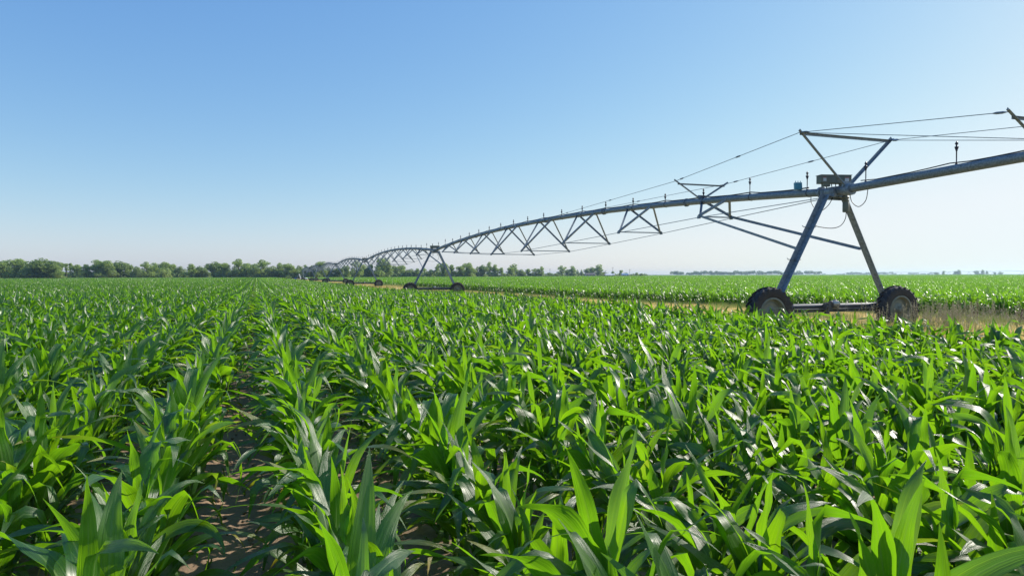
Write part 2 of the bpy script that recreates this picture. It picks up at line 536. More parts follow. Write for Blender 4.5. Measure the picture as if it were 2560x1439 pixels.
def stalk_mb(size=1.0, n=7):
    mb = MB()
    h = 0.50 * size
    mb.tube([(0, 0, -0.03), (0, 0, h * 0.35), (0.003, 0, h * 0.7), (0.004, 0.002, h * 1.15)], [0.015, 0.014, 0.012, 0.008], n)
    for k in range(3):
        z = 0.05 + k * h * 0.27
        mb.lathe([(0.0135, z - 0.006), (0.0175, z), (0.0135, z + 0.006)], n)
    return mb

NVAR = 26
corn_sizes = []
leaf_meshes, stalk_meshes, plant_meshes = [], [], []
for i in range(NVAR):
    rng = random.Random(100 + i)
    size = rng.uniform(0.92, 1.08)
    V, F, U, K = plant_geo(rng, 15, 4, rng.choice((13, 14, 14, 15)), size)
    leaf_meshes.append(geo_mesh("corn_leaves", V, F, U, K, M_LEAF))
    stalk_meshes.append(stalk_mb(size).mesh("corn_stalk", M_STALK, True))
    # whole plant for the mass of the field: leaves + stalk in one mesh
    V2, F2, U2, K2 = plant_geo(random.Random(100 + i), 15, 4, 10, size) if False else (list(V), list(F), list(U), list(K))
    sm = stalk_mb(size, 5)
    b = len(V2)
    V2 += sm.v; F2 += [tuple(q + b for q in f) for f in sm.f]
    U2 += [(0.5, 0.2)] * len(sm.v); K2 += [(0, 0.5, 0, 1)] * len(sm.v)
    plant_meshes.append(geo_mesh("corn_whole", V2, F2, U2, K2, M_LEAF))

lib = bpy.data.collections.new("corn_kinds")         # only a source for the field's instances
def lib_add(me, name):
    o = bpy.data.objects.new(name, me); lib.objects.link(o); return o
for i, me in enumerate(plant_meshes): lib_add(me, "k%02d_corn" % i)
IDX_MID = NVAR
def block(rows, per, nseg, nw, nleaf, seed, name):
    rng = random.Random(seed)
    V, F, U, K = [], [], [], []
    for r in range(rows):
        for c in range(per):
            v, f, u, k = plant_geo(rng, nseg, nw, nleaf, rng.uniform(0.92, 1.17) if nleaf > 8 else rng.uniform(0.80, 1.22))
            ox = (r - (rows - 1) / 2) * ROW + rng.gauss(0, 0.02); oy = (c - (per - 1) / 2) * GAP + rng.gauss(0, 0.03)
            o = np.array([ox, oy, 0])
            b = len(V)
            V += [p + o for p in v]; U += u; K += k
            F += [tuple(q + b for q in x) for x in f]
    return geo_mesh(name, V, F, U, K, M_LEAF)
NMID, NFAR = 7, 5
for i in range(NMID): lib_add(block(4, 18, 5, 2, 13, 500 + i, "corn_block"), "k%02d_block" % (NVAR + i))
for i in range(NFAR): lib_add(block(16, 72, 3, 1, 7, 700 + i, "corn_plot"), "k%02d_plot" % (NVAR + NMID + i))

def xpix(X, Y): return 1280 + FPX * X / max(Y, 0.01)
def far_limit(xp):
    if xp < 150: return 325
    if xp < 1000: return 385
    if xp < 1270: return 430
    if xp < 1330: return 500
    if xp < 1580: return 575
    return 1080
def keep(X, Y, rad):
    if Y < -6 - rad: return False
    d = math.hypot(X, Y)
    if d < 11 + rad: return X > -8 - rad and Y > -5 - rad
    if Y < 1:
        return False
    xp = xpix(X, Y); m = rad / max(Y, 1) * FPX + 60
    if xp < -m - 260 / max(1, Y / 12) or xp > 2560 + m + 900 / max(1.0, Y / 8): return False
    return Y < far_limit(xp)

pts = []         # x, y, variant, rot, scale
near_plants = []
rng = random.Random(5)
BR, BQ = 16, 72 * GAP
def place_block(p_lo, q_lo):
    pc, qc = p_lo + (BR - 1) * ROW / 2, q_lo + (72 - 1) * GAP / 2
    c = pq(pc, qc)
    d = math.hypot(c.x, c.y)
    if not keep(c.x, c.y, 9): return
    if d > 125:
        pts.append((c.x, c.y, NVAR + NMID + rng.randrange(NFAR), RA, 1.0)); return
    for a in range(4):
        for b in range(4):
            p1, q1 = p_lo + a * 4 * ROW, q_lo + b * 18 * GAP
            c = pq(p1 + 1.5 * ROW, q1 + 8.5 * GAP)
            if not keep(c.x, c.y, 2.3): continue
            if math.hypot(c.x, c.y) > 34:
                pts.append((c.x, c.y, NVAR + rng.randrange(NMID), RA, rng.uniform(0.96, 1.05))); continue
            for r in range(4):
                for k in range(18):
                    p, q = p1 + r * ROW + rng.gauss(0, 0.022), q1 + k * GAP + rng.gauss(0, 0.028)
                    v = pq(p, q)
                    if rng.random() < 0.02: continue
                    if math.hypot(v.x, v.y) < 1.62: continue
                    if not keep(v.x, v.y, 0.5): continue
                    near_plants.append((v.x, v.y, rng.randrange(NVAR), RA + rng.gauss(0, 0.45), rng.uniform(0.90, 1.17), round((p - P0) / ROW), q))
nb = int(1250 / BQ)
for bi in range(-2, nb):
    q = bi * BQ + 0.05
    for a in range(-60, 1):
        place_block(P0 + ROW * (14 + (a - 1) * 16), q)       # camera-side field, last row k = 12
    for a in range(0, 90):
        place_block(P0 + ROW * (33 + a * 16), q)             # field beyond the strip
# plants that show largest in the photo become things of their own
def in_view(X, Y):
    if Y < 1.15: return False
    top = (EYE - 0.92) / Y * FPX + HOR
    w = 0.45 / Y * FPX
    return top < 1445 and -w < xpix(X, Y) < 2560 + w
vis = sorted([p for p in near_plants if in_view(p[0], p[1])], key=lambda p: p[1])[:300]
vis_set = set(vis)
for p in near_plants:
    if p in vis_set: continue
    pts.append(p[:5])

def ordinal(n):
    w = ["zeroth", "first", "second", "third", "fourth", "fifth", "sixth", "seventh", "eighth", "ninth", "tenth", "eleventh", "twelfth",
         "thirteenth", "fourteenth", "fifteenth", "sixteenth", "seventeenth", "eighteenth", "nineteenth", "twentieth"]
    if n <= 20: return w[n]
    t = {2: "twenty", 3: "thirty", 4: "forty", 5: "fifty", 6: "sixty"}[n // 10]
    if n % 10 == 0: return t[:-1] + "ieth"
    return t + "-" + w[n % 10]
by_row = {}
for p in vis: by_row.setdefault(p[5], []).append(p)
for k, row in by_row.items():
    row.sort(key=lambda p: p[6])
    side = "right" if k >= 0 else "left"
    nth = ordinal(k + 1 if k >= 0 else -k)
    for i, p in enumerate(row):
        o = empty("corn_plant", (p[0], p[1], 0), p[3])
        o.scale = (p[4],) * 3
        o.rotation_euler = (rng.gauss(0, 0.05), rng.gauss(0, 0.05), p[3])
        tag(o, "corn plant, %s from the bottom edge, %s row %s of the bare soil gap" % (ordinal(i + 1), nth, side),
            "corn plant", "corn plants of the nearest rows")
        for nm, me in (("stalk", stalk_meshes[p[2]]), ("leaves", leaf_meshes[p[2]])):
            c = bpy.data.objects.new(nm, me); C.objects.link(c); c.parent = o

def instancer(name, points, coll, label, cat):
    me = bpy.data.meshes.new(name)
    me.from_pydata([(p[0], p[1], gz(p[1])) for p in points], [], [])
    for nm, ty, ix in (("var", 'INT', 2), ("rot", 'FLOAT', 3), ("scl", 'FLOAT', 4)):
        a = me.attributes.new(nm, ty, 'POINT')
        a.data.foreach_set("value", np.array([p[ix] for p in points], dtype=np.int32 if ty == 'INT' else np.float32))
    o = bpy.data.objects.new(name, me); C.objects.link(o)
    ng = bpy.data.node_groups.new(name + "_nodes", 'GeometryNodeTree')
    ng.interface.new_socket("Geometry", in_out='INPUT', socket_type='NodeSocketGeometry')
    ng.interface.new_socket("Geometry", in_out='OUTPUT', socket_type='NodeSocketGeometry')
    gi = ng.nodes.new("NodeGroupInput"); go = ng.nodes.new("NodeGroupOutput")
    ci = ng.nodes.new("GeometryNodeCollectionInfo")
    ci.inputs[0].default_value = coll; ci.inputs[1].default_value = True; ci.inputs[2].default_value = True
    ip = ng.nodes.new("GeometryNodeInstanceOnPoints")
    ip.inputs["Pick Instance"].default_value = True
    def attr(nm, ty):
        n = ng.nodes.new("GeometryNodeInputNamedAttribute"); n.data_type = ty; n.inputs[0].default_value = nm; return n.outputs[0]
    cx = ng.nodes.new("ShaderNodeCombineXYZ")
    ng.links.new(attr("rot", 'FLOAT'), cx.inputs[2])
    e2r = ng.nodes.new("FunctionNodeEulerToRotation")
    ng.links.new(cx.outputs[0], e2r.inputs[0])
    ng.links.new(gi.outputs[0], ip.inputs["Points"])
    ng.links.new(ci.outputs[0], ip.inputs["Instance"])
    ng.links.new(attr("var", 'INT'), ip.inputs["Instance Index"])
    ng.links.new(e2r.outputs[0], ip.inputs["Rotation"])
    ng.links.new(attr("scl", 'FLOAT'), ip.inputs["Scale"])
    ng.links.new(ip.outputs[0], go.inputs[0])
    md = o.modifiers.new("instances", 'NODES'); md.node_group = ng
    tag(o, label, cat, None, 'stuff')
    return o
instancer("corn_field", pts, lib, "dense mass of young green corn in rows filling the field to the horizon", "corn")
print("instances", len(pts), "near things", len(vis))

# ------------------------------------------------------------------ dry grass of the strip
def blades(rng, n, half, hmin, hmax, w, lean=0.35, green=0.0):
    mb = MB()
    for _ in range(n):
        x, y = rng.uniform(-half, half), rng.uniform(-half, half)
        h = rng.uniform(hmin, hmax); a = rng.uniform(0, 6.28); l = rng.uniform(0, lean) * h
        dx, dy = math.cos(a), math.sin(a)
        b = rng.uniform(0, 6.28)
        sx, sy = math.cos(b) * w / 2, math.sin(b) * w / 2
        mb.add([(x - sx, y - sy, 0), (x + sx, y + sy, 0), (x + dx * l * 0.4 + sx * 0.7, y + dy * l * 0.4 + sy * 0.7, h * 0.6),
                (x + dx * l * 0.4 - sx * 0.7, y + dy * l * 0.4 - sy * 0.7, h * 0.6), (x + dx * l, y + dy * l, h)], [(0, 1, 2, 3), (3, 2, 4)])
    return mb
glib = bpy.data.collections.new("grass_kinds")
def g_add(mb, name, mat):
    o = bpy.data.objects.new(name, mb.mesh(name, mat)); glib.objects.link(o)
rg = random.Random(9)
for i in range(3): g_add(blades(rg, 900, 0.8, 0.04, 0.20, 0.007), "g%d_tuft" % i, M_DRY)
g_add(blades(rg, 600, 0.7, 0.06, 0.30, 0.010), "g3_tuft", M_DRYG)
for i in range(2): g_add(blades(rg, 1500, 2.4, 0.04, 0.20, 0.03), "g%d_tuft" % (4 + i), M_DRY)
g_add(blades(rg, 800, 2.2, 0.06, 0.28, 0.04), "g6_tuft", M_DRYG)
gp = []
q = 2.0
while q < 330:
    near = q < 70
    st = 1.3 if near else 3.9
    p = STRIP[0] + st / 2
    while p < STRIP[1] - 0.1:
        v = pq(p + rg.uniform(-.3, .3), q + rg.uniform(-.3, .3))
        xp = xpix(v.x, v.y)
        if -200 < xp < 3400:
            edge = min(p - STRIP[0], STRIP[1] - p)
            g = rg.random() < (0.6 if edge < 1.6 else 0.24)
            bare = near and rg.random() < 0.04
            if not bare:
                gp.append((v.x, v.y, (3 if g else rg.randrange(3)) if near else (6 if g else 4 + rg.randrange(2)), rg.uniform(0, 6.28), rg.uniform(0.8, 1.25)))
        p += st
    q += st
for i in range(5):                                   # ranker grass left standing round the wheels
    for x, y in ((-2.36, -0.3), (2.02, -0.3)):
        c = TOWER + Matrix.Rotation(PA, 3, 'Z') @ Vector((x, y + i * SPAN, 0))
        for k in range(7):
            gp.append((c.x + rg.uniform(-1.3, 1.3), c.y + rg.uniform(-1.9, -0.2), 3 if rg.random() < .5 else rg.randrange(3), rg.uniform(0, 6.28), rg.uniform(1.5, 2.3)))
instancer("dry_grass", gp, glib, "dry tan grass with green tufts on the strip between the corn fields", "grass")

# clods, plant litter and seedlings on the bare soil
def soil_bits():
    rs = random.Random(21)
    mb = MB()
    ico = [(0, 0, 1), (.89, 0, .45), (.28, .85, .45), (-.72, .53, .45), (-.72, -.53, .45), (.28, -.85, .45),
           (.72, .53, -.45), (-.28, .85, -.45), (-.89, 0, -.45), (-.28, -.85, -.45), (.72, -.53, -.45), (0, 0, -1)]
    fc = [(0, 1, 2), (0, 2, 3), (0, 3, 4), (0, 4, 5), (0, 5, 1), (1, 6, 2), (2, 7, 3), (3, 8, 4), (4, 9, 5), (5, 10, 1),
          (6, 7, 2), (7, 8, 3), (8, 9, 4), (9, 10, 5), (10, 6, 1), (11, 7, 6), (11, 8, 7), (11, 9, 8), (11, 10, 9), (11, 6, 10)]
    for _ in range(2600):
        x, y = rs.uniform(-4.4, 2.2), rs.uniform(1.0, 9.0)
        r = 0.004 + 0.016 * rs.random() ** 3
        mb.add([(x + a * r * rs.uniform(.6, 1.3), y + b * r * rs.uniform(.6, 1.3), 0.022 + r * 0.3 + c * r * rs.uniform(.5, .9)) for a, b, c in ico], fc)
    tag(mb.build("soil_clods", M_SOIL), "small crumbs and clods lying on the bare soil", "clods", None, 'stuff')
    mb = MB()
    for _ in range(260):
        x, y = rs.uniform(-4.4, 2.2), rs.uniform(1.0, 9.0)
        a = rs.uniform(0, 3.14); L = rs.uniform(.03, .16)
        z = 0.045
        mb.tube([(x, y, z), (x + math.cos(a) * L * .5, y + math.sin(a) * L * .5, z + rs.uniform(0, .012)), (x + math.cos(a) * L, y + math.sin(a) * L, z)], rs.uniform(.002, .007), 5)
    tag(mb.build("straw_litter", M_SEED), "dry broken stalk bits scattered on the bare soil", "plant litter", None, 'stuff')
    mb = MB()
    for _ in range(420):
        x, y = rs.uniform(-4.4, 2.2), rs.uniform(1.0, 9.0)
        for k in range(rs.randint(3, 7)):
            a = rs.uniform(0, 6.28); L = rs.uniform(.03, .10); w = rs.uniform(.003, .006)
            cx, cy = math.cos(a), math.sin(a)
            mb.add([(x - cy * w, y + cx * w, 0.02), (x + cy * w, y - cx * w, 0.02), (x + cx * L * .4 + cy * w, y + cy * L * .4 - cx * w, .02 + L * .8),
                    (x + cx * L * .4 - cy * w, y + cy * L * .4 + cx * w, .02 + L * .8), (x + cx * L, y + cy * L, .02 + L * .7)], [(0, 1, 2, 3), (3, 2, 4)])
    tag(mb.build("seedling_weeds", M_WEED), "tiny green seedling weeds sprouting from the bare soil", "weeds", None, 'stuff')
soil_bits()

# ------------------------------------------------------------------ the centre pivot machine
PIV = empty("irrigation_machine", TOWER, PA)
tag(PIV, "long galvanised centre pivot irrigation machine, arched pipe spans on wheeled towers", "irrigation machine")
PR = 0.108
def zpipe(s):
    if s < 0: return 3.90 - 0.028 * s
    t = (s % SPAN) / SPAN
    return 3.90 + 0.78 * 4 * t * (1 - t)
TR_S = [5.2, 10.2, 15.2, 20.3, 25.6, 30.8, 36.0, 41.0]
TR_W = [0.66, 1.0, 1.24, 1.43, 1.43, 1.24, 1.0, 0.66]
TR_Z = [3.62, 3.39, 3.17, 2.97, 2.93, 3.14, 3.36, 3.60]

first = {}
def share(key, make, name, mat, y, smooth=False, parent=None, z=0.0):
    """first call builds the mesh, later calls copy the object and move it along the pipe"""
    if key not in first:
        o = make().build(name, mat, parent or PIV, smooth)
        first[key] = o
    else:
        o = first[key].copy(); C.objects.link(o); o.parent = parent or PIV
    o.location = (0, y, z)
    return o

def mk_pipe():
    mb = MB()
    n = 48
    mb.tube([(0, SPAN * i / n, zpipe(SPAN * i / n - (1e-6 if i == n else 0)) if i < n else 3.90) for i in range(n + 1)], PR, 20)
    return mb
def mk_flange(s):
    def f():
        mb = MB()
        z = zpipe(s); sl = (zpipe(s + .1) - zpipe(s - .1)) / .2
        d = Vector((0, 1, sl)).normalized()
        for o in (-0.022, 0.022):
            mb.tube([Vector((0, s, z)) + d * (o - 0.012), Vector((0, s, z)) + d * (o + 0.012)], PR + 0.042, 18)
        for k in range(8):
            a = 2 * math.pi * k / 8
            c = Vector((math.cos(a) * (PR + .026), s, z + math.sin(a) * (PR + .026)))
            mb.tube([c - d * .05, c + d * .05], 0.010, 6)
        return mb
    return f
def mk_truss(i):
    s, w, zb = TR_S[i], TR_W[i], TR_Z[i]
    def f():
        mb = MB()
        hw = 0.72 if i in (0, 7) else 0.95
        for sg in (-1, 1):
            B = Vector((sg * w, s, zb))
            for ds in (-hw, hw):
                T = Vector((sg * 0.085, s + ds, zpipe(s + ds) - 0.055))
                mb.angle_iron(B, T, 0.070 if i else 0.082, 0.010, (-sg, 0, 0.3), (0, -1 if ds > 0 else 1, 0))
            mb.box(B + Vector((0, 0, -0.01)), (0.05, 0.14, 0.10))
        mb.angle_iron((-w, s, zb - 0.01), (w, s, zb - 0.01), 0.040, 0.007, (0, 0, 1), (0, 1, 0))
        for ds in (-hw, hw):
            z = zpipe(s + ds)
            mb.tube([(0, s + ds - 0.03, z - 0.005), (0, s + ds + 0.03, z + 0.005)], PR + 0.012, 16)
        return mb
    return f
def mk_rod(sg):
    def f():
        mb = MB()
        P = [Vector((sg * 0.10, 0.45, 3.76))] + [Vector((sg * TR_W[i], TR_S[i], TR_Z[i] - 0.02)) for i in range(8)] + [Vector((sg * 0.10, SPAN - 0.45, 3.76))]
        for a, b in zip(P[:-1], P[1:]): mb.tube([a, b], 0.0115, 6)
        for p in P[1:-1]: mb.tube([p - Vector((0, .07, 0)), p + Vector((0, .07, 0))], 0.024, 6)
        return mb
    return f
def cable_pts(s0, s1, zoff, seed):
    r = random.Random(seed)
    out = []
    s = s0
    k = 0
    while s <= s1 + 1e-6:
        up = (k % 5 == 0)
        out.append((r.uniform(-.02, .02) - (0.0 if up else 0.035), s, zpipe(min(s, SPAN - .01) if s > 0 else s) + PR + (0.050 if up else 0.006) + (0.012 if k % 5 == 1 else 0) + zoff))
        s += 0.49; k += 1
    return out
def mk_cable():
    mb = MB(); mb.tube(cable_pts(0.9, SPAN - 0.6, 0, 3), 0.020, 6)
    for s in np.arange(0.9, SPAN - 1, 2.45):
        z = zpipe(s); mb.tube([(0, s - .010, z), (0, s + .010, z)], PR + 0.010, 14)
    return mb
def sprinkler_mb(s, h):
    mb = MB()
    z0 = zpipe(s) + PR - 0.02
    st = max(0.03, h - 0.21)
    mb.lathe([(0.030, 0), (0.030, 0.035), (0.013, 0.045), (0.013, st), (0.017, st), (0.024, st + .03), (0.042, st + .085), (0.045, st + .10), (0.018, st + .11),
              (0.014, st + .145), (0.030, st + .155), (0.036, st + .18), (0.018, st + .20), (0.010, st + .225), (0.0, st + .228)], 10, None, (0, s, z0))
    mb.box((0.0, s, z0 + st + .13), (0.055, 0.012, 0.010))
    return mb

def mk_leg(sg):
    def f():
        mb = MB()
        top = Vector((-0.30 if sg < 0 else 0.20, 0, 3.80)); bot = Vector((-1.98 if sg < 0 else 1.78, 0, 0.86))
        mb.angle_iron(bot, top, 0.15 if sg < 0 else 0.215, 0.014, (sg, 0, 0), (0, -1, 0))
        # stiffening lip
        mb.tube([bot + Vector((0, -.155, 0)), top + Vector((0, -.155, 0))], 0.012, 6)
        return mb
    return f
def mk_rungs():
    mb = MB()
    top = Vector((-0.30, 0, 3.80)); bot = Vector((-1.98, 0, 0.86))
    for z in (2.92, 2.05, 1.66, 1.28):
        t = (z - bot.z) / (top.z - bot.z)
        c = bot.lerp(top, t)
        mb.tube([c + Vector((0.10, -0.10, 0)), c + Vector((-0.24, -0.02, 0.0)), c + Vector((-0.28, -0.02, 0.035))], 0.011, 6)
    return mb
def mk_brace(sg):
    def f():
        mb = MB()
        w, s, zb = TR_W[0], TR_S[0], TR_Z[0]
        t = 0.40
        top = Vector((-0.30 if sg < 0 else 0.20, 0, 3.80)); bot = Vector((-1.98 if sg < 0 else 1.78, 0, 0.86))
        e = top.lerp(bot, 0.515 if sg < 0 else 0.50)
        mb.angle_iron((sg * w, s, zb), (e.x, e.y + 0.02, e.z), 0.075, 0.010, (-sg, 0, 0), (0, 0, 1))
        return mb
    return f
def mk_head():
    mb = MB()   # tower top: saddle, gussets, spreader
    mb.angle_iron((-0.36, 0.02, 3.78), (0.30, 0.02, 3.78), 0.11, 0.012, (0, 0, -1), (0, -1, 0))
    for x in (-0.17, 0.0, 0.17):
        mb.tube([(x * .4, -0.16, 3.90), (x * .4, 0.16, 3.90)], PR + 0.025 - abs(x) * 0.05, 16)
    mb.box((-0.10, -0.02, 3.79), (0.14, 0.30, 0.10))
    mb.box((0.12, -0.02, 3.79), (0.12, 0.30, 0.12))
    mb.tube([(0, -0.62, 3.905), (0, -0.50, 3.90)], PR + 0.05, 18)
    mb.tube([(0, -0.50, 3.90), (0, -0.36, 3.90)], PR + 0.03, 18)
    mb.tube([(0, 0.40, 3.93), (0, 0.48, 3.93)], PR + 0.045, 18)
    mb.box((0, 0.30, 3.76), (0.26, 0.10, 0.05))
    return mb
def mk_beam():
    mb = MB()
    mb.tube([(-2.25, 0, 0.80), (1.92, 0, 0.80)], 0.070, 16)
    mb.angle_iron((-2.15, -0.06, 0.73), (1.85, -0.06, 0.73), 0.09, 0.010, (0, 0, -1), (0, -1, 0))
    for x in (-1.98, 1.78): mb.box((x, -0.03, 0.84), (0.26, 0.20, 0.12))
    return mb
def mk_shaft():
    mb = MB()
    mb.tube([(-2.2, -0.15, 0.74), (-0.30, -0.15, 0.72)], 0.018, 8)
    mb.tube([(0.05, -0.15, 0.72), (1.9, -0.15, 0.74)], 0.018, 8)
    return mb
def mk_gear():
    mb = MB()
    mb.box((-0.30, -0.13, 0.79), (0.16, 0.16, 0.22)); mb.tube([(-0.42, -0.13, 0.80), (-0.22, -0.13, 0.80)], 0.085, 14)
    mb.tube([(-0.34, -0.13, 0.86), (-0.34, -0.13, 0.60)], 0.07, 12)
    mb.lathe([(0.05, 0), (0.11, 0.0), (0.11, 0.03), (0.05, 0.03)], 14, Matrix.Rotation(R(90), 3, 'Y'), (-0.24, -0.14, 0.84))
    return mb
def mk_motor():
    mb = MB()
    m = Matrix.Rotation(R(90), 3, 'Y')
    mb.lathe([(0.0, 0), (0.075, 0), (0.086, 0.015), (0.086, 0.19), (0.080, 0.20), (0.080, 0.225), (0.05, 0.245), (0.0, 0.245)], 20, m, (-0.205, -0.15, 0.865))
    mb.box((-0.09, -0.15, 0.965), (0.09, 0.06, 0.03))
    return mb

# wheels
WR = 0.675
def mk_tyre():
    mb = MB()
    m = Matrix.Rotation(R(90), 3, 'X')      # axis along local y
    prof = [(0.375, -0.110), (0.39, -0.125), (0.44, -0.150), (0.52, -0.162), (0.585, -0.158), (0.625, -0.140), (0.640, -0.09), (0.645, 0.0),
            (0.640, 0.09), (0.625, 0.140), (0.585, 0.158), (0.52, 0.162), (0.44, 0.150), (0.39, 0.125), (0.375, 0.110)]
    mb.lathe(prof, 64, m)
    prof2 = [(0.375, 0.110), (0.36, 0.0), (0.375, -0.110)]
    mb.lathe(prof2, 64, m)
    n = 22
    for k in range(n):
        for sg in (-1, 1):
            a0 = 2 * math.pi * (k + (0.5 if sg > 0 else 0)) / n
            vs = []
            for j in range(4):
                t = j / 3
                y = sg * (0.015 + 0.150 * t)
                a = a0 + 0.24 * t
                ro = WR + 0.004 - 0.030 * t ** 3
                ri = 0.60 - 0.06 * t
                hw = 0.022 + 0.006 * t
                for da, rr in ((-hw / .65, ri), (-hw / .72, ro), (hw / .72, ro), (hw / .65, ri)):
                    vs.append((rr * math.cos(a + da), y, rr * math.sin(a + da)))
            fs = []
            for j in range(3):
                for q in range(4):
                    r_ = (q + 1) % 4
                    fs.append((j * 4 + q, j * 4 + r_, j * 4 + 4 + r_, j * 4 + 4 + q))
            fs += [(0, 1, 2, 3), (15, 14, 13, 12)]
            mb.add(vs, fs)
    return mb
def mk_rim():
    mb = MB()
    m = Matrix.Rotation(R(90), 3, 'X')
    mb.lathe([(0.36, 0.135), (0.405, 0.138), (0.408, 0.120), (0.365, 0.115), (0.345, 0.03), (0.335, 0.02), (0.30, 0.028), (0.27, 0.045), (0.25, 0.048),
              (0.215, 0.040), (0.17, 0.050), (0.13, 0.075), (0.085, 0.085), (0.08, 0.12), (0.05, 0.13), (0.0, 0.13)], 48, m)
    mb.lathe([(0.345, 0.02), (0.35, -0.06), (0.37, -0.115), (0.405, -0.12), (0.405, -0.135), (0.36, -0.13), (0.335, -0.05), (0.335, 0.02)], 48, m)
    for k in range(8):
        a = 2 * math.pi * k / 8
        mb.tube([(0.105 * math.cos(a), -0.07, 0.105 * math.sin(a)), (0.105 * math.cos(a), -0.105, 0.105 * math.sin(a))], 0.012, 6)
    return mb
M_TYRE_MESH = mk_tyre().mesh("tyre", M_TYRE, False)
M_RIM_MESH = mk_rim().mesh("rim", M_RIM, True)
def wheel(x, y, rz, spin):
    w = empty("wheel", (x, y, WR - 0.01)); w.parent = PIV; w.rotation_euler = (0, spin, 0)
    for nm, me in (("tyre", M_TYRE_MESH), ("rim", M_RIM_MESH)):
        o = bpy.data.objects.new(nm, me); C.objects.link(o); o.parent = w
    # gearbox that carries the wheel
    return w
def mk_wheelgear(x):
    def f():
        mb = MB()
        mb.tube([(x, -0.24, WR), (x, 0.06, WR)], 0.05, 10)
        mb.box((x, -0.02, WR + 0.06), (0.22, 0.16, 0.24))
        return mb
    return f

def mk_hose(pts_, r=0.010):
    mb = MB()
    P = [Vector(p) for p in pts_]
    out = []
    for i in range(len(P) - 1):
        p0, p1, p2, p3 = P[max(i - 1, 0)], P[i], P[i + 1], P[min(i + 2, len(P) - 1)]
        for k in range(8):
            t = k / 8
            out.append(0.5 * ((2 * p1) + (-p0 + p2) * t + (2 * p0 - 5 * p1 + 4 * p2 - p3) * t * t + (-p0 + 3 * p1 - 3 * p2 + p3) * t ** 3))
    out.append(P[-1])
    mb.tube(out, r, 6)
    return mb

RX = Matrix.Rotation(-PA * 0.75, 3, 'Z')
def mk_box_main():
    mb = MB()
    mb.box((-0.02, -0.02, 4.215), (0.86, 0.26, 0.21), RX)
    return mb
def mk_box_detail():
    mb = MB()
    for x in (-0.215, 0.0, 0.215):
        mb.box(Vector((-0.02, -0.02, 4.215)) + RX @ Vector((x, -0.134, 0)), (0.016, 0.012, 0.20), RX)
    mb.box(Vector((-0.02, -0.02, 4.33)), (0.88, 0.28, 0.016), RX)
    for x in (-0.28, -0.10, 0.02, 0.14, 0.26):
        mb.tube([Vector((-0.02, -0.02, 4.11)) + RX @ Vector((x, -0.05, 0)), Vector((-0.02, -0.02, 3.96)) + RX @ Vector((x * .8, -0.06, 0))], 0.012, 6)
    mb.box(Vector((-0.30, -0.02, 4.07)), (0.20, 0.10, 0.10), RX)
    mb.box(Vector((0.22, -0.04, 4.07)), (0.10, 0.10, 0.08), RX)
    return mb
def mk_sticker(x, w, z, h):
    def f():
        mb = MB()
        mb.box(Vector((-0.02, -0.02, z)) + RX @ Vector((x, -0.134, 0)), (w, 0.004, h), RX); return mb
    return f

NSP = 6
for i in range(NSP):
    y = i * SPAN
    share("pipe", mk_pipe, "pipe", M_PIPE, y, True)
    for k, s in enumerate([6.9, 13.4, 20.2, 26.9, 33.5, 40.1]):
        if i < 4: share("fl%d" % k, mk_flange(s), "pipe_flange", M_GALV, y)
    for k in range(8): share("tr%d" % k, mk_truss(k), "truss_frame", M_GALV, y)
    for sg in (-1, 1): share("rod%d" % sg, mk_rod(sg), "truss_rod", M_GALV, y)
    share("cable", mk_cable, "power_cable", M_BLACK, y, True)
for i in range(NSP):
    y = i * SPAN
    for sg in (-1, 1):
        lg = share("leg%d" % sg, mk_leg(sg), "tower_leg", M_GALV, y, False, None, -0.4265 if i else 0.0)
        if i: lg.scale.z = 1.11224
        share("brace%d" % sg, mk_brace(sg), "tower_brace", M_GALV, y)
    share("rungs", mk_rungs, "step_rungs", M_GALV, y)
    share("head", mk_head, "tower_head", M_GALV, y)
    dz = DROP if i else 0.0                       # the farther towers stand on the lower ground
    share("beam", mk_beam, "base_beam", M_BEAM, y, False, None, dz)
    share("shaft", mk_shaft, "drive_shaft", M_BEAM, y, False, None, dz)
    share("gear", mk_gear, "gearbox", M_GEAR, y, False, None, dz)
    share("motor", mk_motor, "drive_motor", M_MOTOR, y, True, None, dz)
    for x, sp in ((-2.36, 0.1), (2.02, 0.27)):
        wheel(x, y - 0.27, 0, sp + i).location.z += dz
        share("wg%d" % (x > 0), mk_wheelgear(x), "wheel_gearbox", M_GEAR, y, False, None, dz)
    cb = share("cbox", mk_box_main, "control_box", M_BOX, y)
    if i == 0: bevel(cb, 0.012)
    d = share("cboxd", mk_box_detail, "box_trim", M_BOX, 0, False, cb); 
    if i == 0:
        for x, w in ((-0.33, 0.085), (0.29, 0.115)):
            mk_sticker(x, w, 4.205, 0.085)().build("warning_sticker", M_LABEL, cb)
            mk_sticker(x, w, 4.262, 0.020)().build("sticker_header", M_RED, cb)
    share("h1", lambda: mk_hose([(-0.02, 0.95, 4.04), (-0.03, 0.80, 3.95), (-0.06, 0.74, 3.66), (-0.12, 0.40, 3.40), (-0.12, 0.05, 3.55), (-0.02, -0.05, 3.88)]), "hose", M_BLACK, y, True)
    share("h2", lambda: mk_hose([(0.06, -0.48, 3.84), (0.06, -0.55, 3.58), (0.03, -0.80, 3.42), (0.0, -1.05, 3.55), (0.0, -1.12, 3.84)]), "hose", M_BLACK, y, True)
    share("h3", lambda: mk_hose([(0.30, -0.12, 3.50), (0.30, -0.12, 3.20), (0.15, -0.1, 2.98), (-0.15, -0.1, 2.90), (-0.55, -0.06, 2.93), (-0.76, 0.0, 3.0)]), "hose", M_BLACK, y, True)

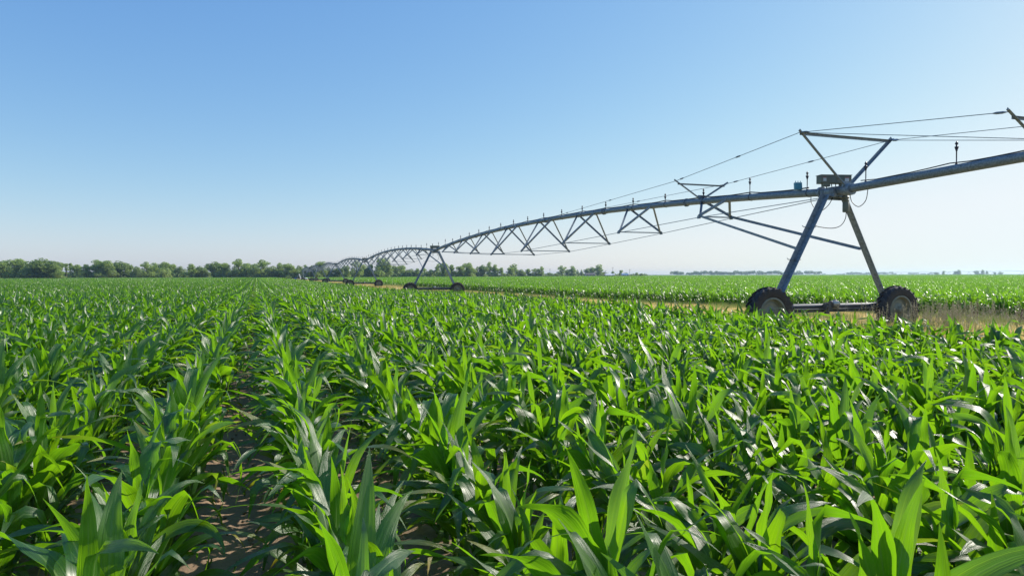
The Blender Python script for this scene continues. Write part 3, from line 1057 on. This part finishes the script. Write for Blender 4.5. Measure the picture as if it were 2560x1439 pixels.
# things only the end tower has
mb = MB()
mb.lathe([(0.0, 0), (0.075, 0), (0.085, 0.02), (0.085, 0.24), (0.070, 0.26), (0.070, 0.30), (0.090, 0.31), (0.090, 0.33), (0.070, 0.34), (0.070, 0.37), (0.090, 0.38), (0.090, 0.40), (0.06, 0.42), (0.05, 0.55)], 16, None, (0.20, -0.22, 3.33))
mb.build("slip_ring_housing", M_BOX, PIV, True)
mb = MB()
RT = Matrix.Rotation(-PA, 3, 'Z') @ Matrix.Rotation(R(-8), 3, 'X')
mb.box((-0.10, 1.22, 4.19), (0.21, 0.09, 0.21), RT)
for k in range(5): mb.box(Vector((-0.10, 1.22, 4.19)) + RT @ Vector((-0.08 + k * .04, -0.050, 0)), (0.012, 0.012, 0.19), RT)
for k in (-1, 0, 1): mb.tube([Vector((-0.10, 1.22, 4.31)) + RT @ Vector((k * .07, 0, 0)), Vector((-0.10, 1.22, 4.345)) + RT @ Vector((k * .07, 0, 0))], 0.014, 8)
tag(bevel(mb.build("junction_box", M_TEAL, PIV), 0.006), "teal finned box clamped on the pipe")
mb = MB()
mb.tube([(0, s, zpipe(s)) for s in (0.0, -0.5, -1.5, -3, -5, -8, -11)], PR, 20)
mb.build("overhang_pipe", M_PIPE, PIV, True)
mb = MB(); mb.tube([(p[0], p[1], p[2]) for p in reversed(cable_pts(-10.7, -0.6, 0, 8))], 0.014, 6); mb.build("power_cable", M_BLACK, PIV, True)

def top_strut(s, w, rise, bar_drop, r, name="cable_strut"):
    mb = MB()
    z = zpipe(s)
    tips = []
    for sg in (-1, 1):
        T = Vector((sg * w, s, z + rise)); B = Vector((sg * 0.07, s, z + PR * 0.6))
        d = (T - B).normalized()
        mb.angle_iron(B, T + d * 0.06, r, 0.009, (0, -1, 0), (-sg, 0, 0))
        tips.append(T)
    f = 1 - bar_drop
    a = tips[0].lerp(Vector((-0.07, s, z)), bar_drop); b = tips[1].lerp(Vector((0.07, s, z)), bar_drop)
    mb.angle_iron(a, b, r * 0.9, 0.008, (0, 0, -1), (0, -1, 0))
    mb.box((0, s - 0.02, z + PR + 0.03), (0.30, 0.05, 0.14))
    mb.tube([(0, s - .04, z), (0, s + .04, z)], PR + 0.018, 16)
    mb.build(name, M_GALV, PIV)
    return tips
t0 = top_strut(-0.42, 1.56, 1.40, 0.0, 0.075)
tl = top_strut(6.0, 1.08, 0.66, 0.10, 0.055)
tr = top_strut(-5.35, 1.08, 0.72, 0.10, 0.065)
def guy(a, b, r=0.0085, tb=(0.5,)):
    mb = MB()
    a = Vector(a); b = Vector(b)
    mb.tube([a, b], r, 6)
    for t in tb:
        c = a.lerp(b, t); d = (b - a).normalized()
        mb.tube([c - d * .13, c - d * .06, c + d * .06, c + d * .13], [0.010, 0.026, 0.026, 0.010], 8)
    mb.build("guy_cable", M_GALV, PIV)
for k in (0, 1):
    guy(t0[k], tl[k], tb=(0.42, 0.93))
    sg = -1 if k == 0 else 1
    guy(tl[k], (sg * 0.09, 19.8, zpipe(19.8) + 0.06), tb=(0.40, 0.78))
    guy(t0[k], tr[k], tb=(0.03, 0.97))
    guy(t0[k], (0.0, -5.95, zpipe(-5.95) + 0.12), tb=(0.03, 0.90))

# sprinklers: five spans as parts, the tiny rest of them as one part
rest = MB()
cnt = 0
for i in range(NSP):
    for k in range(19):
        s = 0.97 + 2.45 * k
        h = 0.52 if k < 2 or k > 16 else 0.33
        if i < 5:
            key = "sp%d" % k
            share(key, (lambda s=s, h=h: sprinkler_mb(s, h)), "sprinkler", M_SPRINK, i * SPAN, True); cnt += 1
        else:
            mb = sprinkler_mb(s, h)
            rest.add([(v[0], v[1] + i * SPAN, v[2]) for v in mb.v], mb.f)
for s in (-1.05, -3.5, -5.9): sprinkler_mb(s, 0.52).build("sprinkler", M_SPRINK, PIV, True)
tag(rest.build("sprinklers_far", M_SPRINK, PIV, True), "small sprinklers along the farthest pipe span", None, None, 'stuff')

# pivot point at the far end
def pivot_point():
    y = NSP * SPAN
    mb = MB()
    for sx in (-1, 1):
        for sy in (-1, 1):
            mb.angle_iron((sx * 1.1, y + sy * 1.1, DROP), (sx * 0.2, y + sy * 0.2, 3.7), 0.10, 0.012, (-sx, 0, 0), (0, -sy, 0))
    mb.tube([(0, y, DROP), (0, y, 3.95)], 0.13, 14)
    mb.build("pivot_stand", M_GALV, PIV)
pivot_point()
# white and blue stand beside the pivot end, with a low white tank
st = empty("pump_stand", (-83.6, 268, DROP), 0.2)
tag(st, "small blue and white slanted stand at the far end of the pipe", "stand")
mb = MB(); mb.angle_iron((0.9, 0, 0), (-0.1, 0, 2.5), 0.40, 0.05, (1, 0, 0), (0, -1, 0)); mb.build("white_panel", M_WHITE, st)
mb = MB(); mb.angle_iron((-1.0, 0, 0), (-0.3, 0, 2.5), 0.12, 0.03, (1, 0, 0), (0, -1, 0)); mb.tube([(-0.5, 0, 1.3), (0.5, 0, 1.3)], 0.05); mb.build("frame_legs", M_GALV, st)
mb = MB(); mb.box((-1.35, -0.1, 0.62), (0.7, 0.6, 1.15)); bevel(mb.build("pump_cover", M_BLUE, st), 0.05)
tk = empty("storage_tank", (-81.2, 267.5, DROP), 0.1)
tag(tk, "low white horizontal tank at the far end of the pipe, right of the slanted stand", "tank")
mb = MB(); mb.lathe([(0, -1.1), (0.25, -1.08), (0.36, -1.0), (0.40, -0.9), (0.40, 0.9), (0.36, 1.0), (0.25, 1.08), (0, 1.1)], 20, Matrix.Rotation(R(90), 3, 'Y'), (0, 0, 0.62)); mb.build("tank_shell", M_WHITE, tk, True)
mb = MB(); mb.box((-0.7, 0, 0.14), (0.12, 0.6, 0.28)); mb.box((0.7, 0, 0.14), (0.12, 0.6, 0.28)); mb.build("cradle", M_GEAR, tk)

# ------------------------------------------------------------------ tall weeds by the right wheel
def weed_patch():
    rs = random.Random(31)
    st_, hd = MB(), MB()
    for _ in range(340):
        if rs.random() < 0.62: x, y = rs.gauss(11.2, 0.75), rs.gauss(17.3, 0.55)
        else: x, y = rs.uniform(8.6, 17.5), rs.uniform(17.0, 21.0)
        h = rs.uniform(0.5, 1.0)
        a = rs.uniform(0, 6.28); l = rs.uniform(.02, .16)
        tip = Vector((x + math.cos(a) * l, y + math.sin(a) * l, h))
        base = Vector((x, y, 0))
        st_.tube([base, base.lerp(tip, .6) + Vector((0, 0, .02)), tip], [.004, .003, .002], 4, False)
        for k in range(26):
            t = rs.uniform(0.62, 1.0)
            c = base.lerp(tip, t)
            r = (1.05 - t) * 0.22
            c = c + Vector((rs.gauss(0, r * .5), rs.gauss(0, r * .5), rs.uniform(-.02, .03)))
            q = rs.uniform(.006, .012)
            hd.add([c + Vector((q, 0, 0)), c + Vector((0, q, 0)), c + Vector((-q, -q, 0)), c + Vector((0, 0, q * 2))], [(0, 1, 3), (1, 2, 3), (2, 0, 3), (0, 2, 1)])
        for k in range(3):
            z = rs.uniform(.05, h * .5); a = rs.uniform(0, 6.28); L = rs.uniform(.12, .28)
            c = base.lerp(tip, z / h)
            e = c + Vector((math.cos(a) * L * .6, math.sin(a) * L * .6, L * .6))
            w = Vector((-math.sin(a), math.cos(a), 0)) * .010
            st_.add([c - w, c + w, e], [(0, 1, 2)])
    tag(st_.build("weed_stems", M_WSTEM), "thin dry weed stems around the right wheel of the front tower", "weeds", None, 'stuff')
    tag(hd.build("weed_seedheads", M_SEED), "loose pale seed heads of weeds in front of the right wheel", "seed heads", None, 'stuff')
weed_patch()
def dock(x, y, h, label, seed):
    rs = random.Random(seed)
    o = empty("dock_weed", (x, y, 0))
    tag(o, label, "weed", "rust-brown dock weeds on the dry strip")
    a, b = MB(), MB()
    for k in range(3):
        dx, dy = rs.uniform(-.08, .08), rs.uniform(-.08, .08)
        top = Vector((dx * 2, dy * 2, h * rs.uniform(.8, 1)))
        a.tube([(dx, dy, 0), top], [.007, .003], 5)
        for q in range(150):
            t = rs.uniform(.35, 1)
            c = Vector((dx, dy, 0)).lerp(top, t) + Vector((rs.gauss(0, .022), rs.gauss(0, .022), 0))
            s_ = .011
            b.add([c + Vector((s_, 0, 0)), c + Vector((0, s_, 0)), c + Vector((-s_, -s_, 0)), c + Vector((0, 0, s_))], [(0, 1, 3), (1, 2, 3), (2, 0, 3), (0, 2, 1)])
    a.build("stem", M_RUST, o); b.build("seed_spikes", M_RUST, o)
dock(14.3, 21.0, 0.85, "tallest rust-brown dock weed, right of the front tower's right wheel", 1)
dock(14.75, 20.0, 0.60, "short rust-brown dock weed just right of the tallest one", 2)
dock(15.5, 20.6, 0.66, "rust-brown dock weed farthest from the front tower's right wheel", 3)
dock(13.0, 20.6, 0.55, "rust-brown dock weed nearest to the front tower's right wheel", 4)

# ------------------------------------------------------------------ trees
def crown_mb(rs, lobes, n, leaf):
    """many small leaf clumps spread through uneven lobes; lobes = (x, y, z, rx, rz)"""
    mb = MB()
    wts = [l[3] * l[3] * l[4] for l in lobes]
    for _ in range(n):
        lx, ly, lz, rx, rz = rs.choices(lobes, wts)[0]
        while True:
            d = Vector((rs.gauss(0, 1), rs.gauss(0, 1), rs.gauss(0, 1)))
            if d.length > .1: break
        d.normalize()
        rad = rs.uniform(0.45, 1.0) ** 0.5 * (1 + 0.22 * noise.noise(Vector((d.x * 2 + lx * 3, d.y * 2, d.z * 2 + lz))))
        c = Vector((lx + d.x * rx * rad, ly + d.y * rx * rad, lz + d.z * rz * rad))
        s_ = leaf * rs.uniform(.6, 1.3)
        u = Vector((rs.gauss(0, 1), rs.gauss(0, 1), rs.gauss(0, 1))).normalized()
        nrm = (d + u * 0.8).normalized()
        a = nrm.orthogonal().normalized(); b = nrm.cross(a)
        ang = rs.uniform(0, 6.28)
        a, b = a * math.cos(ang) + b * math.sin(ang), b * math.cos(ang) - a * math.sin(ang)
        mb.add([c + a * s_, c + (a * .3 + b) * s_ * .8, c - a * s_ * .9, c - (b + a * .2) * s_ * .7], [(0, 1, 2, 3)])
    return mb
def trunk_mb(rs, lobes, H, r0):
    mb = MB()
    top = Vector((rs.uniform(-.3, .3), rs.uniform(-.3, .3), H * .75))
    mb.tube([(0, 0, -0.1), (0.1, 0, H * .3), top], [r0, r0 * .75, r0 * .2], 8)
    for l in lobes:
        z = rs.uniform(.18, .4) * H
        mb.tube([(0.05, 0, z), Vector((l[0] * .5, l[1] * .5, (z + l[2]) / 2)), (l[0], l[1], l[2])], [r0 * .5, r0 * .35, r0 * .1], 6)
    return mb
TREES = {}
def tree_kind(name, seed, H, lobes, n, leaf, mat):
    rs = random.Random(seed)
    TREES[name] = (H, crown_mb(rs, lobes, n, leaf).mesh("tree_crown", mat), trunk_mb(rs, lobes, H, H * .028).mesh("tree_trunk", M_BARK, True), max(abs(l[0]) + l[3] for l in lobes) * 2)
def rlobes(seed, k, W, H, z0, r):
    rs = random.Random(seed)
    out = []
    for i in range(k):
        a = rs.uniform(0, 6.28); d = rs.uniform(0, W / 2 - r * .6)
        z = rs.uniform(z0 + r * .6, H - r * .9)
        f = 1 - 0.45 * max(0, (z - H * .55) / (H * .45))
        out.append((math.cos(a) * d * f, math.sin(a) * d * f, z, r * rs.uniform(.6, 1.15), r * rs.uniform(.5, .9)))
    out.append((0, 0, H - r * .8, r * .8, r * .7))
    return out
tree_kind("broad", 1, 10, rlobes(11, 26, 10, 10, -0.8, 2.1), 6500, .26, M_TREE)
tree_kind("broad2", 2, 10, rlobes(12, 28, 9.4, 10, -0.8, 2.0), 6500, .26, M_TREE)
tree_kind("dark", 3, 10, rlobes(13, 26, 10, 10, -0.8, 2.2), 6500, .27, M_TREE_D)
tree_kind("tall", 4, 10, rlobes(14, 20, 6.4, 10, -0.4, 1.7), 4600, .24, M_TREE)
tree_kind("open", 5, 10, rlobes(15, 17, 9, 10, 0.4, 1.5), 3400, .24, M_TREE)
tree_kind("open2", 6, 10, rlobes(16, 15, 8, 10, 0.2, 1.5), 2800, .24, M_TREE)
tree_kind("thin", 7, 10, rlobes(17, 7, 3.0, 10, 2.5, .9), 900, .22, M_TREE)
tree_kind("bushy", 8, 10, rlobes(18, 22, 12, 10, -1.0, 2.7), 5200, .32, M_TREE_Y)
tree_kind("cedar", 9, 10, [(0, 0, 1.6 + i * 1.25, 2.7 - i * .36, 1.2) for i in range(7)], 2400, .26, M_TREE_D)
tree_seen = set()
def tree(xp, ytop, wpx, D, kind, label, group):
    H0, cm, tm, W0 = TREES[kind]
    hor = HOR + (1280 - xp) * math.tan(R(0.13))
    X = (xp - 1280) / FPX * D
    H = EYE - DROP + (hor - ytop) / FPX * D
    W = wpx / FPX * D
    o = empty("cedar_tree" if kind == "cedar" else "broadleaf_tree", (X, D, DROP), random.Random(int(xp)).uniform(0, 6.28))
    o.scale = (W / W0 * 1.42, W / W0 * 1.42, H / H0 * 1.05)
    tag(o, label, "tree", group)
    for nm, me in (("trunk", tm), ("crown", cm)):
        c = bpy.data.objects.new(nm, me); C.objects.link(c); c.parent = o
LOOK = {"broad": "broad dense green tree", "broad2": "round full green tree", "dark": "dark dense tree", "tall": "tall narrow green tree",
        "open": "open-crowned tree with gaps", "open2": "loose uneven tree", "thin": "slender bare-stemmed tree", "bushy": "low pale bushy tree", "cedar": "dark pointed cedar"}
SEG = [
 ("in the grove at the left edge", 345, "from the left", [(10, 652, 56, 'broad2'), (48, 648, 50, 'broad'), (72, 661, 34, 'bushy'), (104, 646, 66, 'dark'), (122, 655, 44, 'broad2'), (144, 662, 34, 'broad')]),
 ("in the bright gap right of the grove", 400, "from the left", [(155, 658, 10, 'thin'), (166, 660, 15, 'thin'), (177, 659, 12, 'thin')]),
 ("between the gap and the next clearing", 400, "from the left", [(193, 662, 30, 'broad'), (216, 661, 30, 'open2'), (241, 650, 36, 'tall'), (264, 652, 40, 'broad'), (296, 652, 48, 'dark'), (322, 663, 26, 'broad2'), (342, 666, 24, 'bushy'),
        (366, 655, 36, 'open'), (386, 657, 26, 'tall'), (412, 655, 40, 'broad2'), (434, 660, 30, 'broad'), (452, 665, 22, 'bushy'), (478, 660, 32, 'open2'), (500, 665, 28, 'dark'), (516, 677, 16, 'bushy')]),
 ("left of the pipe's far end", 420, "from the left", [(538, 654, 40, 'dark'), (563, 658, 34, 'broad'), (597, 648, 48, 'open'), (618, 660, 30, 'broad2'), (637, 664, 24, 'dark'), (656, 650, 46, 'open'), (682, 665, 34, 'bushy'), (700, 657, 18, 'tall'),
        (722, 659, 46, 'broad2'), (748, 664, 24, 'bushy'), (763, 662, 16, 'tall')]),
 ("behind the pipe's farthest arches", 430, "from the left", [(782, 663, 24, 'dark'), (800, 654, 28, 'broad'), (822, 668, 24, 'bushy'), (845, 668, 26, 'dark'), (868, 664, 24, 'broad'), (891, 652, 36, 'open'), (915, 667, 24, 'dark'), (928, 660, 20, 'broad2'), (951, 645, 40, 'broad'), (971, 657, 24, 'open2')]),
 ("behind the pipe's second tower", 450, "from the left", [(986, 664, 30, 'bushy'), (1006, 663, 34, 'broad2'), (1028, 672, 26, 'bushy'), (1044, 671, 20, 'open2'), (1061, 670, 18, 'open'), (1077, 673, 20, 'bushy'), (1094, 664, 20, 'open2'), (1110, 657, 30, 'broad'), (1130, 662, 26, 'open2'), (1152, 665, 24, 'broad'), (1173, 657, 34, 'broad2')]),
 ("right of the second tower", 500, "from the left", [(1190, 671, 16, 'bushy'), (1207, 662, 24, 'dark'), (1224, 655, 17, 'tall'), (1238, 661, 18, 'tall'), (1254, 669, 20, 'open2'), (1275, 668, 20, 'broad'), (1286, 660, 24, 'tall'), (1303, 673, 20, 'bushy'), (1321, 672, 24, 'open2'), (1338, 671, 24, 'open'), (1354, 666, 20, 'open'), (1372, 681, 18, 'bushy'), (1390, 683, 20, 'bushy')]),
 ("around the distant farm buildings", 620, "from the left", [(1404, 664, 22, 'open'), (1419, 673, 14, 'dark'), (1431, 665, 20, 'tall'), (1444, 674, 11, 'cedar'), (1454, 674, 11, 'cedar'), (1467, 671, 12, 'dark'), (1479, 667, 20, 'dark'), (1499, 661, 22, 'tall'), (1511, 679, 12, 'bushy'), (1532, 678, 14, 'open2'), (1551, 675, 12, 'broad'), (1565, 681, 10, 'dark'), (1592, 681, 14, 'open2'), (1604, 683, 10, 'bushy')]),
 ("of the right horizon's trees", 1300, "from the left", [(2340, 680, 10, 'dark'), (2358, 677, 9, 'broad'), (2389, 677, 9, 'dark'), (2396, 674, 10, 'tall'), (2442, 676, 11, 'dark'), (2456, 674, 8, 'tall'), (2467, 677, 8, 'open2'), (2487, 680, 6, 'dark'), (2500, 679, 12, 'open')]),
]
for where, D, frm, lst in SEG:
    jit = random.Random(int(D) + len(lst))
    for i, (x, y, w, kd) in enumerate(lst):
        tree(x, y, w, D + jit.uniform(-0.02, 0.05) * D, kd, "%s, %s %s %s" % (LOOK[kd], ordinal(i + 1), frm, where), "trees " + where)

# low brush below the trees and the far wood on the right
def brush():
    rs = random.Random(77)
    mb = MB()
    def clump(xp, D, w, h, n, s_):
        X0 = (xp - 1280) / FPX * D
        for _ in range(n):
            x = X0 + rs.gauss(0, w * .45); y = D + rs.gauss(0, w * .4); z = DROP + h * rs.random() ** 0.7 * (1 - min(.8, abs(x - X0) / w * .8))
            a = Vector((rs.gauss(0, 1), rs.gauss(0, 1), rs.gauss(0, 1))).normalized(); b = a.orthogonal()
            c = Vector((x, y, z))
            q = s_ * rs.uniform(.6, 1.3)
            mb.add([c + a * q, c + b * q, c - a * q, c - b * q], [(0, 1, 2, 3)])
    x = -20
    while x < 1620:
        D = (350 if x < 150 else 400 if x < 520 else 425 if x < 780 else 445 if x < 1180 else 505 if x < 1390 else 630)
        if not (1385 < x < 1398):
            h = rs.uniform(2.4, 5.2) if x < 1180 else rs.uniform(1.8, 3.4)
            clump(x, D * 1.03, rs.uniform(2.6, 4.6), h, 150, .42)
        x += rs.uniform(4, 7)
    tag(mb.build("undergrowth", M_TREE), "low dark brush along the foot of the distant tree line", "brush", None, 'stuff')
    mb2 = MB()
    for x0, x1, D, hm, gaps in ((1682, 2052, 1500, 8.0, .16), (2120, 2235, 2100, 6.5, .1), (2262, 2345, 2300, 5.0, .35), (2060, 2115, 2500, 3, .6)):
        x = x0
        while x < x1:
            if rs.random() > gaps:
                h = hm * (rs.uniform(.55, 1.25)); w = rs.uniform(3.5, 7)
                X0 = (x - 1280) / FPX * D
                for _ in range(150):
                    a = rs.uniform(0, 6.28); e = rs.uniform(-.3, 1.0)
                    c = Vector((X0 + math.cos(a) * w * math.sqrt(1 - e * e * .9), D + math.sin(a) * w, h * .5 + e * h * .5 + rs.gauss(0, .3)))
                    u = Vector((rs.gauss(0, 1), rs.gauss(0, 1), rs.gauss(0, 1))).normalized(); v = u.orthogonal()
                    q = rs.uniform(.7, 1.4)
                    mb2.add([c + u * q, c + v * q, c - u * q, c - v * q], [(0, 1, 2, 3)])
            x += rs.uniform(3, 7)
    tag(mb2.build("distant_woods", M_TREE_D), "bluish line of far-off woods low on the horizon at right", "woods", None, 'stuff')
brush()

# ------------------------------------------------------------------ far farm buildings, poles, second machine
def house(name, xp, D, w, d, h, rh, wall, roof, label, rz=0.0):
    X = (xp - 1280) / FPX * D
    o = empty(name, (X, D, DROP), rz)
    tag(o, label, "building")
    mb = MB(); mb.box((0, 0, h / 2), (w, d, h)); mb.add([(-w / 2, -d / 2 + .01, h), (-w / 2, d / 2 - .01, h), (-w / 2, 0, h + rh), (w / 2, -d / 2 + .01, h), (w / 2, d / 2 - .01, h), (w / 2, 0, h + rh)], [(0, 1, 2), (5, 4, 3)])
    mb.build("wall", wall, o)
    mb = MB()
    e = .4
    for sg in (-1, 1):
        mb.add([(-w / 2 - e, sg * (d / 2 + e), h - e * rh / (d / 2) + .05), (w / 2 + e, sg * (d / 2 + e), h - e * rh / (d / 2) + .05), (w / 2 + e, 0, h + rh + .05), (-w / 2 - e, 0, h + rh + .05),
                (-w / 2 - e, sg * (d / 2 + e), h - e * rh / (d / 2) + .2), (w / 2 + e, sg * (d / 2 + e), h - e * rh / (d / 2) + .2), (w / 2 + e, 0, h + rh + .2), (-w / 2 - e, 0, h + rh + .2)],
               [(0, 1, 2, 3), (4, 5, 6, 7), (0, 1, 5, 4), (1, 2, 6, 5), (3, 0, 4, 7)])
    mb.build("roof", roof, o)
    for k in range(3):
        m2 = MB(); m2.box((-w * .3 + k * w * .3, -d / 2 - .03, h * .55), (1.2, .06, 1.1)); m2.build("window", M_SPRINK, o)
    m2 = MB(); m2.box((w * .42, -d / 2 - .03, 1.05), (1.0, .06, 2.1)); m2.build("door", M_GEAR, o)
M_ROOF_D = simple("dark_roof", (0.10, 0.09, 0.09), None, .8)
M_ROOF_W = simple("white_metal_roof", (0.70, 0.72, 0.74), None, .45)
M_ROOF_B = simple("blue_metal_roof", (0.16, 0.28, 0.42), None, .45)
M_WALL = simple("pale_siding", (0.42, 0.42, 0.40), None, .7)
house("farm_house", 1475, 600, 8, 7, 2.0, 1.4, M_WALL, M_ROOF_D, "low grey-roofed farm house among the dark trees on the horizon")
house("farm_shed", 1524, 605, 8, 6, 1.7, 1.1, M_WALL, M_ROOF_W, "long low farm shed with a white roof on the horizon")
house("farm_barn", 1562, 610, 5.5, 6, 1.8, 1.1, M_WALL, M_ROOF_B, "small farm building with a blue roof on the horizon")
for xp, D, yt, lb in ((1532, 590, 668, "tall thin utility pole above the white-roofed shed"), (1574, 590, 673, "utility pole right of the blue-roofed building"),
                      (1514, 590, 676, "short utility pole right of the tallest farm tree"), (1375, 640, 672, "thin utility pole in the tree gap left of the farm")):
    H = EYE - DROP + (HOR - yt) / FPX * D
    o = empty("utility_pole", ((xp - 1280) / FPX * D, D, DROP))
    tag(o, lb, "utility pole", "utility poles near the farm")
    mb = MB(); mb.tube([(0, 0, 0), (0, 0, H)], [.16, .11], 8); mb.build("pole", M_BARK, o)
    mb = MB(); mb.box((0, 0, H - .5), (1.8, .12, .12)); [mb.tube([(x, 0, H - .45), (x, 0, H - .25)], .05, 6) for x in (-.8, 0, .8)]; mb.build("crossarm", M_BARK, o)

def far_machine(x0, D0, x1, D1, n, label):
    a = Vector(((x0 - 1280) / FPX * D0, D0, 0)); b = Vector(((x1 - 1280) / FPX * D1, D1, 0))
    o = empty("distant_irrigation_machine", a)
    tag(o, label, "irrigation machine", "irrigation machines far off in the fields")
    d = (b - a) / n
    sd = Vector((-d.y, d.x, 0)).normalized()
    for i in range(n):
        mb = MB()
        mb.tube([d * (i + t / 8) + Vector((0, 0, 3.9 + 3.2 * (t / 8) * (1 - t / 8))) for t in range(9)], 0.11, 6)
        mb.tube([d * (i + t / 8) + Vector((0, 0, 3.9 - 3.6 * (t / 8) * (1 - t / 8))) for t in range(9)], 0.03, 4)
        for t in range(1, 8): mb.tube([d * (i + t / 8) + Vector((0, 0, 3.9 + 3.2 * (t / 8) * (1 - t / 8))), d * (i + t / 8) + Vector((0, 0, 3.9 - 3.6 * (t / 8) * (1 - t / 8)))], 0.03, 4)
        mb.build("pipe_span", M_GALV, o)
        mb = MB()
        for sg in (-1, 1): mb.tube([d * i + Vector((0, 0, 3.8)), d * i + sd * 2 * sg + Vector((0, 0, .7))], .09, 6)
        mb.tube([d * i + sd * 2 + Vector((0, 0, .7)), d * i - sd * 2 + Vector((0, 0, .7))], .09, 6)
        mb.build("tower", M_GALV, o)
        for sg in (-1, 1):
            mb = MB(); c = d * i + sd * 2.2 * sg + Vector((0, 0, .6)); dn = d.normalized()
            mb.tube([c - dn * .16, c + dn * .16], .6, 16); mb.build("wheel", M_TYRE, o)
far_machine(2110, 1300, 2640, 560, 13, "thin irrigation pipe on towers crossing the right horizon")
far_machine(1602, 1250, 1676, 1300, 2, "faint short irrigation pipe on the horizon just right of the farm")

# ------------------------------------------------------------------ haze
mb = MB(); mb.box((0, 1650, 6.75), (5200, 3600, 16.5))
m, nt, p = new_mat("haze_air")
nt.nodes.remove(p)
pv = nt.nodes.new("ShaderNodeVolumePrincipled")
pv.inputs["Density"].default_value = 0.00020
pv.inputs["Color"].default_value = (0.58, 0.80, 1.0, 1)
pv.inputs["Anisotropy"].default_value = 0.6
nt.links.new(pv.outputs[0], nt.nodes["Material Output"].inputs["Volume"])
tag(mb.build("haze", m), "thin pale haze lying over the whole plain", "haze", None, 'stuff')
